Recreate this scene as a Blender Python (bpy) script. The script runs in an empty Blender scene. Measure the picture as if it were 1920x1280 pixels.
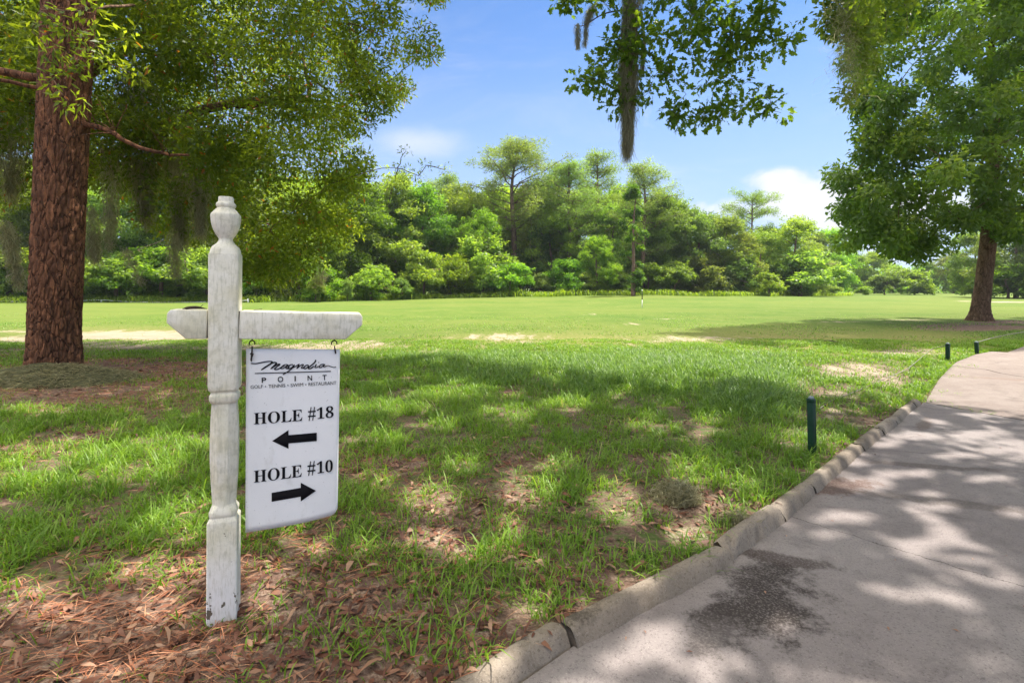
import bpy, bmesh, math, random
import numpy as np
from mathutils import Vector, Matrix
R = np.random.default_rng(7)
random.seed(7)
C = bpy.context.scene.collection
SC = bpy.context.scene
# ------------------------------------------------------------------ camera, sky, sun, exposure
EYE = 1.25; HZ = 540.0; F = 960.0
cd = bpy.data.cameras.new('camera'); cam = bpy.data.objects.new('camera', cd); C.objects.link(cam)
cam.location = (0, 0, EYE); cam.rotation_euler = (math.radians(90), 0, 0)
cd.sensor_width = 36; cd.lens = 18; cd.shift_y = -100/1920; cd.clip_start = .05; cd.clip_end = 3000
SC.camera = cam; SC.cycles.max_bounces = 12; SC.cycles.diffuse_bounces = 7
SX, SY = .42, .26                                   # sun direction = (SX, SY, 1)
S_EL = math.atan2(1, math.hypot(SX, SY)); S_AZ = math.atan2(SX, SY)
sd = bpy.data.lights.new('sun', 'SUN'); sun = bpy.data.objects.new('sun', sd); C.objects.link(sun)
sd.energy = 3.5; sd.angle = math.radians(.5); sd.color = (1, .945, .86)
sun.rotation_euler = Vector((SX, SY, 1)).to_track_quat('Z', 'Y').to_euler()
w = bpy.data.worlds.new('World'); SC.world = w; w.use_nodes = True
SC.view_settings.view_transform = 'Standard'; SC.view_settings.look = 'None'
SC.view_settings.exposure = 1.52; SC.view_settings.gamma = 1

class NT:
    def __init__(s, tree): s.t = tree; s.n = tree.nodes; s.l = tree.links
    def new(s, typ, **kw):
        o = s.n.new(typ)
        for k, v in kw.items():
            if k[0] == 'i' and k[1:].isdigit(): s.put(o.inputs[int(k[1:])], v)
            elif k.startswith('in_'): s.put(o.inputs[k[3:].replace('_', ' ')], v)
            else: setattr(o, k, v)
        return o
    def put(s, inp, v):
        if isinstance(v, bpy.types.NodeSocket): s.l.new(v, inp)
        elif isinstance(v, bpy.types.Node): s.l.new(v.outputs[0], inp)
        else: inp.default_value = v
    def m(s, op, a, b=0.0, c=0.0):
        return s.new('ShaderNodeMath', operation=op, i0=a, i1=b, i2=c).outputs[0]
    def vm(s, op, a, b=(0, 0, 0)):
        o = s.new('ShaderNodeVectorMath', operation=op, i0=a, i1=b)
        return o.outputs['Value'] if op in ('DOT_PRODUCT', 'LENGTH', 'DISTANCE') else o.outputs[0]
    def mix(s, f, a, b, bt='MIX'):
        o = s.new('ShaderNodeMix', data_type='RGBA', blend_type=bt)
        s.put(o.inputs[0], f); s.put(o.inputs[6], a); s.put(o.inputs[7], b); return o.outputs[2]
    def noise(s, v, sc, d=4, r=.55, dist=0.):
        return s.new('ShaderNodeTexNoise', in_Vector=v, in_Scale=sc, in_Detail=float(d), in_Roughness=r, in_Distortion=dist).outputs[0]
    def ramp(s, f, pts, interp='LINEAR'):
        o = s.new('ShaderNodeValToRGB', i0=f); cr = o.color_ramp; cr.interpolation = interp
        while len(cr.elements) < len(pts): cr.elements.new(.5)
        for e, (p, c) in zip(cr.elements, pts):
            e.position = p; e.color = (c, c, c, 1) if isinstance(c, (int, float)) else (*c, 1)
        return o.outputs[0]
    def sstep(s, f, a, b):
        return s.new('ShaderNodeMapRange', interpolation_type='SMOOTHSTEP', i0=f, i1=a, i2=b).outputs[0]

def build_sky():
    t = NT(w.node_tree); t.n.clear()
    sky = t.new('ShaderNodeTexSky', sky_type='NISHITA', sun_disc=False, sun_elevation=S_EL, sun_rotation=S_AZ,
                altitude=0, air_density=1.0, dust_density=.25, ozone_density=3.)
    co = t.new('ShaderNodeTexCoord').outputs['Generated']
    d = t.vm('NORMALIZE', co)
    sep = t.new('ShaderNodeSeparateXYZ', i0=d); x, y, z = sep.outputs
    zz = t.m('MAXIMUM', z, .02)
    pl = t.new('ShaderNodeCombineXYZ', i0=t.m('DIVIDE', x, t.m('ADD', zz, .18)), i1=t.m('DIVIDE', y, t.m('ADD', zz, .18)), i2=0.).outputs[0]
    st = t.vm('MULTIPLY', pl, (1.0, 2.2, 1))
    wisp = t.m('MULTIPLY', t.sstep(t.noise(st, 1.1, 6, .6, .8), .46, .85), .30)
    # low puffy clouds towards the right and a thin bank on the left
    def blob(px, py, sx, sz):
        v = Vector(((px-960)/F, 1, (HZ-py)/F)).normalized()
        dx = t.m('DIVIDE', t.m('SUBTRACT', x, v.x), sx); dz = t.m('DIVIDE', t.m('SUBTRACT', z, v.z), sz)
        r2 = t.m('ADD', t.m('MULTIPLY', dx, dx), t.m('MULTIPLY', dz, dz))
        return t.m('POWER', 2.718, t.m('MULTIPLY', r2, -1.0))
    dn = t.vm('MULTIPLY', d, (1, 1, 1.7))
    n2 = t.noise(dn, 9., 7, .58, .3)
    b = t.m('ADD', t.m('MULTIPLY', blob(1545, 378, .10, .042), 1.05), t.m('MULTIPLY', blob(1700, 400, .12, .05), .9))
    b = t.m('ADD', b, t.m('MULTIPLY', blob(1440, 335, .045, .022), .75))
    b = t.m('ADD', b, t.m('MULTIPLY', blob(1360, 392, .05, .02), .7))
    cum = t.sstep(t.m('ADD', b, t.m('MULTIPLY', t.m('SUBTRACT', n2, .5), 2.2)), .25, 1.05)
    lf = t.m('MULTIPLY', t.sstep(t.m('ADD', blob(790, 268, .10, .035), t.m('MULTIPLY', t.m('SUBTRACT', n2, .5), .8)), .25, 1.3), .60)
    f = t.m('MINIMUM', t.m('MAXIMUM', t.m('MAXIMUM', cum, lf), wisp), .97)
    up = t.sstep(z, -.02, .03)
    hz = t.m('MULTIPLY', t.m('SUBTRACT', 1., t.sstep(z, 0., .56)), .85)
    skc = t.mix(hz, t.vm('MULTIPLY', sky, (.58, .78, 1.0)), (3.1, 3.9, 5.5, 1))
    col = t.mix(t.m('MULTIPLY', f, up), skc, (5.0, 5.1, 5.35, 1))
    # extra sky brightness above the view, added to fill the shade
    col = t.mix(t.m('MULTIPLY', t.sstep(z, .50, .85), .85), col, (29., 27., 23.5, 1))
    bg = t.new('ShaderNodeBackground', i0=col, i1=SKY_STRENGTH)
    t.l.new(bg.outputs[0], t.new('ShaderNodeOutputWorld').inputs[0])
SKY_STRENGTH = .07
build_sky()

# ------------------------------------------------------------------ helpers
def P(px, py, Y): return np.array([(px-960)/F*Y, Y, EYE-(py-HZ)/F*Y])
def G(px, py, z=0.): Y = F*(EYE-z)/(py-HZ); return ((px-960)/F*Y, Y)
def hsh(ix, iy, s): 
    h = np.sin(ix*127.1+iy*311.7+s*74.7)*43758.5453
    return h-np.floor(h)
def vnoise(x, y, s=0):
    ix = np.floor(x); iy = np.floor(y); fx = x-ix; fy = y-iy
    fx = fx*fx*(3-2*fx); fy = fy*fy*(3-2*fy)
    a = hsh(ix, iy, s); b = hsh(ix+1, iy, s); c = hsh(ix, iy+1, s); d = hsh(ix+1, iy+1, s)
    return (a*(1-fx)+b*fx)*(1-fy)+(c*(1-fx)+d*fx)*fy
def fbm(x, y, s=0, o=4):
    r = 0; a = .5; t = 0
    for i in range(o): r = r+a*vnoise(x, y, s+i*7); t += a; a *= .5; x = x*2.03; y = y*2.03
    return r/t
def ss(x, a, b):
    t = np.clip((x-a)/(b-a), 0, 1); return t*t*(3-2*t)

def tag(o, label=None, cat=None, group=None, kind=None):
    if label: o['label'] = label
    if cat: o['category'] = cat
    if group: o['group'] = group
    if kind: o['kind'] = kind
    return o
def empty(name, loc, label, cat, group=None):
    o = bpy.data.objects.new(name, None); C.objects.link(o); o.location = loc; o.empty_display_size = .2
    return tag(o, label, cat, group)
def np_mesh(name, V, Fc, mat, attrs=None, smooth=False, nv=None):
    """Fc: (M,k) int array or list of arrays of different k."""
    V = np.asarray(V, dtype=np.float32).reshape(-1, 3)
    if not isinstance(Fc, list): Fc = [Fc]
    Fc = [np.asarray(f, dtype=np.int32) for f in Fc if len(f)]
    me = bpy.data.meshes.new(name)
    me.vertices.add(len(V)); me.vertices.foreach_set('co', V.ravel())
    idx = np.concatenate([f.ravel() for f in Fc]); 
    cnt = np.concatenate([np.full(len(f), f.shape[1]) for f in Fc]); st = np.concatenate([[0], np.cumsum(cnt)[:-1]])
    me.loops.add(len(idx)); me.loops.foreach_set('vertex_index', idx)
    me.polygons.add(len(cnt)); me.polygons.foreach_set('loop_start', st.astype(np.int32))
    if smooth: me.polygons.foreach_set('use_smooth', np.ones(len(cnt), dtype=bool))
    me.update(calc_edges=True)
    if attrs:
        for k, v in attrs.items():
            a = me.attributes.new(k, 'FLOAT', 'POINT'); a.data.foreach_set('value', np.asarray(v, dtype=np.float32))
    me.materials.append(mat)
    return me
def obj(name, me, parent=None, loc=None):
    o = bpy.data.objects.new(name, me); C.objects.link(o)
    if parent is not None: o.parent = parent
    if loc is not None: o.location = loc
    return o
class Geo:
    """collects vertices / faces of several shapes into one mesh"""
    def __init__(s): s.V = []; s.F = {}; s.n = 0; s.A = []
    def add(s, V, *Fs, a=None):
        V = np.asarray(V, float).reshape(-1, 3)
        for f in Fs:
            f = np.asarray(f, int)
            if len(f): s.F.setdefault(f.shape[1], []).append(f+s.n)
        s.V.append(V); s.n += len(V)
        s.A.append(np.full(len(V), 0. if a is None else a) if np.isscalar(a) or a is None else a)
        return s
    def mesh(s, name, mat, off=(0, 0, 0), smooth=False):
        V = np.concatenate(s.V)-np.asarray(off, float)
        return np_mesh(name, V, [np.concatenate(v) for v in s.F.values()], mat, {'rnd': np.concatenate(s.A)}, smooth)
def tube(g, pts, rad, n=8, a=None):
    pts = np.asarray(pts, float); m = len(pts); rad = np.broadcast_to(np.asarray(rad, float), (m,))
    T = np.gradient(pts, axis=0); T /= np.linalg.norm(T, axis=1, keepdims=True)+1e-9
    ref = np.array([.13, .97, .21]) if abs(T[0, 1]) < .8 else np.array([.97, .1, .2])
    A = np.cross(T, ref); A /= np.linalg.norm(A, axis=1, keepdims=True)+1e-9; B = np.cross(T, A)
    th = np.linspace(0, 2*np.pi, n, endpoint=False)
    V = pts[:, None]+rad[:, None, None]*(np.cos(th)[None, :, None]*A[:, None]+np.sin(th)[None, :, None]*B[:, None])
    i = np.arange(m-1)[:, None]*n; j = np.arange(n)[None]; k = (j+1) % n
    Fq = np.stack([i+j, i+k, i+n+k, i+n+j], -1).reshape(-1, 4)
    V = np.concatenate([V.reshape(-1, 3), pts[:1], pts[-1:]])
    c0 = m*n; jj = np.arange(n); kk = (jj+1) % n
    F3 = np.concatenate([np.stack([kk, jj, np.full(n, c0)], 1), np.stack([(m-1)*n+jj, (m-1)*n+kk, np.full(n, c0+1)], 1)])
    g.add(V, Fq, F3, a=a)
def box(g, lo, hi, M=None, a=None):
    x0, y0, z0 = lo; x1, y1, z1 = hi
    V = np.array([[x0,y0,z0],[x1,y0,z0],[x1,y1,z0],[x0,y1,z0],[x0,y0,z1],[x1,y0,z1],[x1,y1,z1],[x0,y1,z1]], float)
    if M is not None: V = np.array([M @ Vector(v) for v in V])
    g.add(V, [[3,2,1,0],[4,5,6,7],[0,1,5,4],[1,2,6,5],[2,3,7,6],[3,0,4,7]], a=a)
def curve_pts(p0, p1, n, sag=0., wob=0.):
    t = np.linspace(0, 1, n)[:, None]; p = np.asarray(p0)*(1-t)+np.asarray(p1)*t
    p[:, 2] += sag*4*(t*(1-t))[:, 0]
    if wob: 
        q = R.normal(0, wob, (n, 3)); q[0] = 0; q[-1] = 0; p = p+q
    return p
def unit(v): return v/(np.linalg.norm(v, axis=-1, keepdims=True)+1e-9)
def catmull(p, k=6):
    p = np.asarray(p, float); q = np.concatenate([[2*p[0]-p[1]], p, [2*p[-1]-p[-2]]]); out = []
    for i in range(1, len(q)-2):
        for t in np.linspace(0, 1, k, endpoint=False):
            out.append(.5*((2*q[i])+(-q[i-1]+q[i+1])*t+(2*q[i-1]-5*q[i]+4*q[i+1]-q[i+2])*t*t+(-q[i-1]+3*q[i]-3*q[i+1]+q[i+2])*t**3))
    out.append(p[-1]); return np.array(out)
# leaves: arrays of points, axis direction, normal, length, width
def leaf_geo(Pt, D, N, L, W, fold=.15):
    n = len(Pt); D = unit(D); S = unit(np.cross(D, N)); N = np.cross(S, D)
    L = np.broadcast_to(L, (n,))[:, None]; W = np.broadcast_to(W, (n,))[:, None]
    V = np.stack([Pt, Pt+D*L*.45-S*W*.5+N*W*fold, Pt+D*L-N*L*.08, Pt+D*L*.45+S*W*.5+N*W*fold], 1).reshape(-1, 3)
    Fq = np.arange(4*n).reshape(n, 4)
    return V, Fq
def lobed_geo(Pt, D, N, L, W):
    """oak leaf with rounded lobes"""
    pr = np.array([[0,0],[.18,.10],[.30,.34],[.42,.36],[.45,.18],[.58,.48],[.74,.50],[.72,.20],[.86,.26],[1,.10],
                   [1,-.10],[.86,-.26],[.72,-.20],[.74,-.50],[.58,-.48],[.45,-.18],[.42,-.36],[.30,-.34],[.18,-.10]])
    n = len(Pt); D = unit(D); S = unit(np.cross(D, N)); N = np.cross(S, D)
    L = np.broadcast_to(L, (n,))[:, None, None]; W = np.broadcast_to(W, (n,))[:, None, None]
    V = Pt[:, None]+D[:, None]*L*pr[None, :, :1]+S[:, None]*W*pr[None, :, 1:]+N[:, None]*W*(np.abs(pr[None, :, 1:])*.35-pr[None, :, :1]**2*.25)
    k = len(pr); base = (np.arange(n)*k)[:, None]
    quads = np.array([[1,2,3,4],[4,5,6,7],[7,8,9,10],[10,11,12,7],[12,13,14,15],[15,16,17,18],[4,7,12,15],[1,4,15,18]])
    tri = np.array([[0,1,18]])
    return V.reshape(-1, 3), (base[:, :, None]+quads[None]).reshape(-1, 4), (base[:, :, None]+tri[None]).reshape(-1, 3)
def blade_leaf_geo(Pt, D, N, L, W):
    n = len(Pt); D = unit(D); S = unit(np.cross(D, N)); N = np.cross(S, D)
    L = np.broadcast_to(L, (n,))[:, None]; W = np.broadcast_to(W, (n,))[:, None]; cu = R.normal(0, .16, (n, 1)); fo = R.uniform(.05, .55, (n, 1)); tw = R.normal(0, .25, (n, 1))
    V = [Pt]
    for t_, w_ in ((.18, .55), (.45, 1.), (.75, .72)):
        c = Pt+D*L*t_+N*L*cu*4*t_*(1-t_); Sd = S+N*tw*t_; V += [c-Sd*W*.5*w_+N*W*fo*w_*.5, c+Sd*W*.5*w_+N*W*fo*w_*.5]
    V.append(Pt+D*L); V = np.stack(V, 1).reshape(-1, 3); o = (np.arange(n)*8)[:, None]
    q = np.concatenate([o+np.array([1, 2, 4, 3]), o+np.array([3, 4, 6, 5])]); t3 = np.concatenate([o+np.array([0, 2, 1]), o+np.array([5, 6, 7])])
    return V, q, t3
def rdir(n): return unit(R.normal(size=(n, 3)))
def clump_leaves(cent, rad, n_per, L, W, flat=.75, droop=.25, updown=.5, hollow=.33):
    """scatter leaves round clump centres, leaf faces roughly outward and up"""
    cent = np.asarray(cent); m = len(cent); rad = np.broadcast_to(rad, (m,))
    n_per = np.broadcast_to(n_per, (m,)).astype(int); idx = np.repeat(np.arange(m), n_per); n = len(idx)
    d = rdir(n); r = R.random(n)**hollow
    off = d*(rad[idx]*r)[:, None]; off[:, 2] *= flat
    # lumpy outline
    Pt = cent[idx]+off+R.normal(0, .08, (n, 3))*rad[idx][:, None]
    N = unit(d*.6+np.array([0, 0, updown])+R.normal(0, .55, (n, 3)))
    D = unit(d*.6+R.normal(0, .6, (n, 3))-np.array([0, 0, droop]))
    l = L*R.uniform(.7, 1.3, n); wd = W*R.uniform(.75, 1.25, n)
    V, Fq = leaf_geo(Pt, D, N, l, wd)
    tone = np.clip(R.random(m)[idx]*.62+R.random(n)*.38, 0, 1)
    return V, Fq, np.repeat(tone, 4)
def pin(x, y, poly):
    poly = np.asarray(poly, float); n = len(poly); c = np.zeros(np.shape(x), bool)
    for i in range(n):
        x0, y0 = poly[i]; x1, y1 = poly[(i+1) % n]
        if y0 == y1: continue
        c ^= ((y0 > y) != (y1 > y)) & (x < (x1-x0)*(y-y0)/(y1-y0)+x0)
    return c
def proj(p):
    Y = np.maximum(p[..., 1], .05); return 960+F*p[..., 0]/Y, HZ-F*(p[..., 2]-EYE)/Y

# ------------------------------------------------------------------ materials
def mat(name):
    m = bpy.data.materials.new(name); m.use_nodes = True; t = NT(m.node_tree); t.n.clear(); return m, t
def fin(t, col, rough=.7, bump=None, bs=.3, bd=.01, spec=.3, metal=0., trans=None, tcol=None):
    b = t.new('ShaderNodeBsdfPrincipled'); t.put(b.inputs['Base Color'], col); t.put(b.inputs['Roughness'], rough)
    t.put(b.inputs['Specular IOR Level'], spec); t.put(b.inputs['Metallic'], metal)
    if bump is not None:
        bn = t.new('ShaderNodeBump', in_Height=bump, in_Strength=bs, in_Distance=bd); t.l.new(bn.outputs[0], b.inputs['Normal'])
    o = b.outputs[0]
    if trans:
        tr = t.new('ShaderNodeBsdfTranslucent', i0=tcol); mx = t.new('ShaderNodeMixShader', i0=trans)
        t.l.new(o, mx.inputs[1]); t.l.new(tr.outputs[0], mx.inputs[2]); o = mx.outputs[0]
    t.l.new(o, t.new('ShaderNodeOutputMaterial').inputs[0])
def leaf_mat(name, c0, c1, c2, tr=.42, tc=(1.6, 1.7, .6), rough=.45, spec=.35, objvar=0., rare=None):
    m, t = mat(name)
    r = t.new('ShaderNodeAttribute', attribute_name='rnd').outputs['Fac']
    col = t.ramp(r, [(0, c0), (.5, c1), (1, c2)])
    if rare: col = t.mix(t.m('GREATER_THAN', t.new('ShaderNodeTexWhiteNoise', noise_dimensions='1D', in_W=t.m('MULTIPLY', r, 977.)).outputs[0], .985), col, (*rare, 1))
    if objvar:
        oi = t.new('ShaderNodeObjectInfo').outputs['Random']
        hs = t.new('ShaderNodeHueSaturation', in_Hue=t.m('ADD', .5-.035*objvar, t.m('MULTIPLY', oi, .055*objvar)),
                   in_Saturation=t.m('ADD', .85, t.m('MULTIPLY', t.m('FRACT', t.m('MULTIPLY', oi, 7.3)), .25)),
                   in_Value=t.m('ADD', 1-.3*objvar, t.m('MULTIPLY', t.m('FRACT', t.m('MULTIPLY', oi, 3.7)), .6*objvar)), in_Color=col)
        col = hs.outputs[0]
    tcol = t.vm('MULTIPLY', col, tc)
    fin(t, col, rough, spec=spec, trans=tr, tcol=tcol)
    return m
M = {}
M['oak'] = leaf_mat('oak_leaf', (.055, .092, .014), (.10, .155, .022), (.19, .25, .036), tr=.6, tc=(2.7, 2.35, .6), rare=(.30, .09, .03))
M['lobed'] = leaf_mat('lobed_leaf', (.050, .095, .012), (.085, .150, .020), (.14, .21, .030), tr=.55, tc=(2.6, 2.4, .6))
M['maple'] = leaf_mat('maple_leaf', (.055, .110, .020), (.090, .165, .028), (.17, .26, .04), tr=.48, tc=(2.2, 2.1, .6), spec=.5)
M['wood'] = leaf_mat('woodland_leaf', (.070, .135, .020), (.115, .205, .030), (.20, .30, .05), objvar=.9, tr=.55, tc=(2.3, 2.2, .7))
M['bright'] = leaf_mat('bright_leaf', (.10, .175, .022), (.15, .24, .03), (.22, .31, .045), objvar=.4, tr=.5, tc=(2.1, 2.0, .7))
M['dark'] = leaf_mat('dark_leaf', (.040, .085, .016), (.065, .13, .022), (.12, .20, .034), objvar=.5, tr=.5, tc=(2.3, 2.2, .7))
M['needle'] = leaf_mat('pine_needle', (.08, .14, .03), (.125, .20, .04), (.19, .28, .055), objvar=.5, tr=.5, tc=(2, 2, .7))
M['grass'] = leaf_mat('grass_blade', (.095, .185, .016), (.16, .29, .026), (.30, .42, .06), tr=.45, tc=(1.35, 1.35, .6), rare=(.42, .36, .18))
M['tallgrass'] = leaf_mat('tall_grass_blade', (.10, .19, .03), (.15, .27, .045), (.26, .38, .08), tr=.42, tc=(1.3, 1.3, .7))
M['litter'] = leaf_mat('dead_leaf', (.075, .030, .018), (.19, .075, .042), (.44, .27, .17), tr=.15, tc=(1, .9, .8), rough=.6)
M['pineneedles'] = leaf_mat('dead_pine_needle', (.24, .075, .03), (.42, .15, .07), (.55, .30, .17), tr=.1, tc=(1, 1, 1), rough=.6)
M['moss'] = leaf_mat('spanish_moss', (.22, .20, .11), (.34, .31, .19), (.48, .45, .30), tr=.5, tc=(1.2, 1.2, 1.), rough=.8, spec=.1)

def bark_mat(name, c0, c1, c2, sc=1., disp=.5, zs=.35):
    m, t = mat(name); co = t.new('ShaderNodeTexCoord').outputs['Object']
    v = t.vm('MULTIPLY', co, (1, 1, zs))
    n = t.noise(v, 9*sc, 6, .65); n2 = t.noise(co, 45*sc, 4, .6)
    vo = t.new('ShaderNodeTexVoronoi', feature='DISTANCE_TO_EDGE', in_Scale=7.*sc, in_Vector=t.vm('ADD', v, t.vm('MULTIPLY', t.new('ShaderNodeTexNoise', in_Vector=v, in_Scale=5.).outputs[1], (.12, .12, .12)))).outputs[0]
    e = t.sstep(vo, 0., .07)
    col = t.ramp(t.m('ADD', t.m('MULTIPLY', n, .7), t.m('MULTIPLY', n2, .3)), [(.32, c0), (.5, c1), (.66, c2)])
    col = t.mix(t.m('SUBTRACT', 1., e), col, (*[c*.85 for c in c0], 1))
    h = t.m('ADD', t.m('MULTIPLY', e, .6), t.m('MULTIPLY', n2, .4))
    fin(t, col, .85, bump=h, bs=disp, bd=.02, spec=.15); return m
M['pinebark'] = bark_mat('pine_bark', (.055, .028, .018), (.14, .064, .036), (.34, .15, .075), 1.9, .6, .22)
M['bark'] = bark_mat('grey_bark', (.07, .040, .026), (.16, .095, .060), (.27, .18, .12), 1.4, .5, .3)
M['farbark'] = bark_mat('far_bark', (.10, .06, .045), (.19, .12, .09), (.30, .20, .15), .5, .3, .3)

def ground_mat():
    m, t = mat('lawn'); pos = t.new('ShaderNodeNewGeometry').outputs['Position']
    A = lambda k: t.new('ShaderNodeAttribute', attribute_name=k).outputs['Fac']
    lit, sand, red = A('litter'), A('sand'), A('near')
    n1 = t.noise(pos, .35, 5, .6); n2 = t.noise(pos, 2.2, 5, .62); n3 = t.noise(pos, 14., 5, .65); n4 = t.noise(pos, 60., 4, .7)
    st = t.vm('MULTIPLY', pos, (1., .28, 1)); ns = t.noise(st, 3.5, 5, .65)
    g = t.ramp(t.m('ADD', t.m('MULTIPLY', n1, .5), t.m('ADD', t.m('MULTIPLY', n2, .25), t.m('MULTIPLY', ns, .25))),
               [(.34, (.050, .092, .011)), (.46, (.068, .116, .016)), (.57, (.098, .134, .024)), (.70, (.135, .146, .038))])
    nb = t.noise(t.vm('MULTIPLY', pos, (.05, .10, 1)), 1., 3, .5)
    g = t.mix(t.m('MULTIPLY', t.sstep(nb, .42, .62), .55), g, (.122, .145, .030, 1))
    g = t.mix(t.sstep(n3, .48, .72), g, (.100, .122, .030, 1)); g = t.mix(t.m('MULTIPLY', t.sstep(n4, .45, .75), .45), g, (.07, .13, .02, 1))
    soil = t.ramp(t.m('ADD', t.m('MULTIPLY', n3, .5), t.m('MULTIPLY', n4, .5)), [(.32, (.065, .038, .028)), (.5, (.155, .100, .075)), (.66, (.38, .28, .21))])
    sd_ = t.ramp(t.m('ADD', t.m('MULTIPLY', n2, .4), t.m('MULTIPLY', n4, .6)), [(.3, (.21, .16, .10)), (.52, (.31, .25, .18)), (.72, (.42, .35, .28))])
    g = t.mix(t.m('MULTIPLY', t.sstep(t.m('ADD', A('dry'), t.m('MULTIPLY', t.m('SUBTRACT', n3, .5), .8)), .15, .9), .95), g, t.ramp(n3, [(.35, (.13, .145, .03)), (.55, (.20, .185, .06)), (.7, (.29, .24, .13))]))
    nearc = t.mix(t.sstep(n3, .42, .6), soil, (.075, .105, .03, 1))
    c = t.mix(red, g, nearc)
    c = t.mix(t.sstep(t.m('ADD', lit, t.m('MULTIPLY', t.m('SUBTRACT', n3, .5), 1.1)), .35, .6), c, soil)
    c = t.mix(t.sstep(t.m('ADD', t.m('MULTIPLY', sand, .86), t.m('MULTIPLY', t.m('SUBTRACT', t.m('ADD', t.m('MULTIPLY', ns, .6), t.m('ADD', t.m('MULTIPLY', n3, .2), t.m('MULTIPLY', n4, .2))), .5), 5.)), .42, 1.0), c, sd_)
    fin(t, c, .9, bump=t.m('ADD', n3, n4), bs=.5, bd=.03, spec=.1); return m
M['ground'] = ground_mat()

def road_mat(name, base, dark, light, stains):
    m, t = mat(name); pos = t.new('ShaderNodeNewGeometry').outputs['Position']
    n1 = t.noise(pos, .9, 5, .6); n2 = t.noise(pos, 7., 6, .65); n3 = t.noise(pos, 95., 4, .75); n4 = t.noise(pos, 260., 2, .6)
    vo = t.new('ShaderNodeTexVoronoi', in_Vector=pos, in_Scale=150.).outputs[0]
    c = t.mix(t.sstep(n1, .35, .65), (*base, 1), (*light, 1))
    c = t.mix(t.m('MULTIPLY', t.sstep(n2, .45, .75), .6), c, (*dark, 1))
    c = t.mix(t.m('MULTIPLY', t.sstep(t.noise(t.vm('MULTIPLY', pos, (1., 1.6, 1.)), 2.6, 7, .7, .6), .52, .70), .55), c, (*[v*.62 for v in dark], 1))
    c = t.mix(t.m('MULTIPLY', t.sstep(n3, .35, .66), .6), (*[v*.52 for v in dark], 1), c) if False else t.mix(t.m('MULTIPLY', t.sstep(n3, .50, .72), .75), c, (*[v*.45 for v in dark], 1))
    c = t.mix(t.m('MULTIPLY', t.sstep(n4, .58, .8), .6), c, (.52, .47, .43, 1))
    wob = t.noise(pos, 5.5, 6, .72); sx = t.new('ShaderNodeSeparateXYZ', i0=pos)
    wet = 0.
    for (cx, cy, rx, ry, ang, colr, k) in stains:
        dx = t.m('SUBTRACT', sx.outputs[0], cx); dy = t.m('SUBTRACT', sx.outputs[1], cy); ca, sa = math.cos(ang), math.sin(ang)
        u = t.m('DIVIDE', t.m('ADD', t.m('MULTIPLY', dx, ca), t.m('MULTIPLY', dy, sa)), rx)
        v = t.m('DIVIDE', t.m('SUBTRACT', t.m('MULTIPLY', dy, ca), t.m('MULTIPLY', dx, sa)), ry)
        r = t.m('SQRT', t.m('ADD', t.m('MULTIPLY', u, u), t.m('MULTIPLY', v, v)))
        f = t.sstep(t.m('ADD', r, t.m('MULTIPLY', t.m('SUBTRACT', wob, .5), 3.4)), 1.35, .60)
        f = t.m('MULTIPLY', f, t.m('ADD', .35, t.m('MULTIPLY', t.sstep(n3, .3, .55), .65)))
        c = t.mix(t.m('MULTIPLY', f, k), c, (*colr, 1))
    if name == 'road_surface':        # hairline cracks
        wv = t.m('MULTIPLY', t.m('SUBTRACT', t.noise(pos, 6., 5, .7), .5), .12)
        for (x0, y0, x1, y1) in ((1.5, 3.05, 2.35, 2.15), (2.2, 4.35, 4.9, 3.6), (3.3, 4.9, 5.3, 4.4)):
            L = math.hypot(x1-x0, y1-y0); ux, uy = (x1-x0)/L, (y1-y0)/L
            dx = t.m('SUBTRACT', sx.outputs[0], x0); dy = t.m('SUBTRACT', sx.outputs[1], y0)
            al = t.m('ADD', t.m('MULTIPLY', dx, ux), t.m('MULTIPLY', dy, uy)); ac = t.m('ADD', t.m('SUBTRACT', t.m('MULTIPLY', dy, ux), t.m('MULTIPLY', dx, uy)), wv)
            f = t.m('MULTIPLY', t.sstep(t.m('ABSOLUTE', ac), .005, .0015), t.m('MULTIPLY', t.m('GREATER_THAN', al, 0.), t.m('LESS_THAN', al, L)))
            c = t.mix(t.m('MULTIPLY', f, .8), c, (.05, .04, .035, 1))
    fin(t, c, .85, bump=t.m('ADD', n3, t.m('MULTIPLY', n2, .4)), bs=.6, bd=.006, spec=.2); return m
STAINS = [(1.08, 2.18, .30, .16, math.radians(48), (.035, .027, .023), .97), (.80, 1.98, .14, .07, math.radians(40), (.05, .04, .035), .6), (1.32, 2.48, .22, .05, math.radians(-20), (.05, .035, .03), .8),
          (2.15, 3.40, .26, .12, math.radians(20), (.10, .055, .04), .8), (3.1, 3.75, .5, .05, math.radians(-12), (.09, .07, .06), .7),
          (2.75, 3.1, .6, .06, math.radians(-20), (.10, .08, .07), .6), 
          (3.9, 4.85, .35, .05, math.radians(45), (.13, .09, .07), .7)]
M['road'] = road_mat('road_surface', (.215, .185, .178), (.155, .130, .126), (.255, .224, .214), STAINS)
M['slab'] = road_mat('slab_surface', (.200, .160, .140), (.155, .115, .10), (.235, .195, .172), [(7.2, 7.1, .9, .1, -.5, (.18, .11, .08), .4)])
M['kerb'] = road_mat('kerb_concrete', (.215, .175, .135), (.135, .105, .075), (.30, .25, .20), [(.30, 2.02, .13, .05, .8, (.05, .04, .03), .7)])

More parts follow.
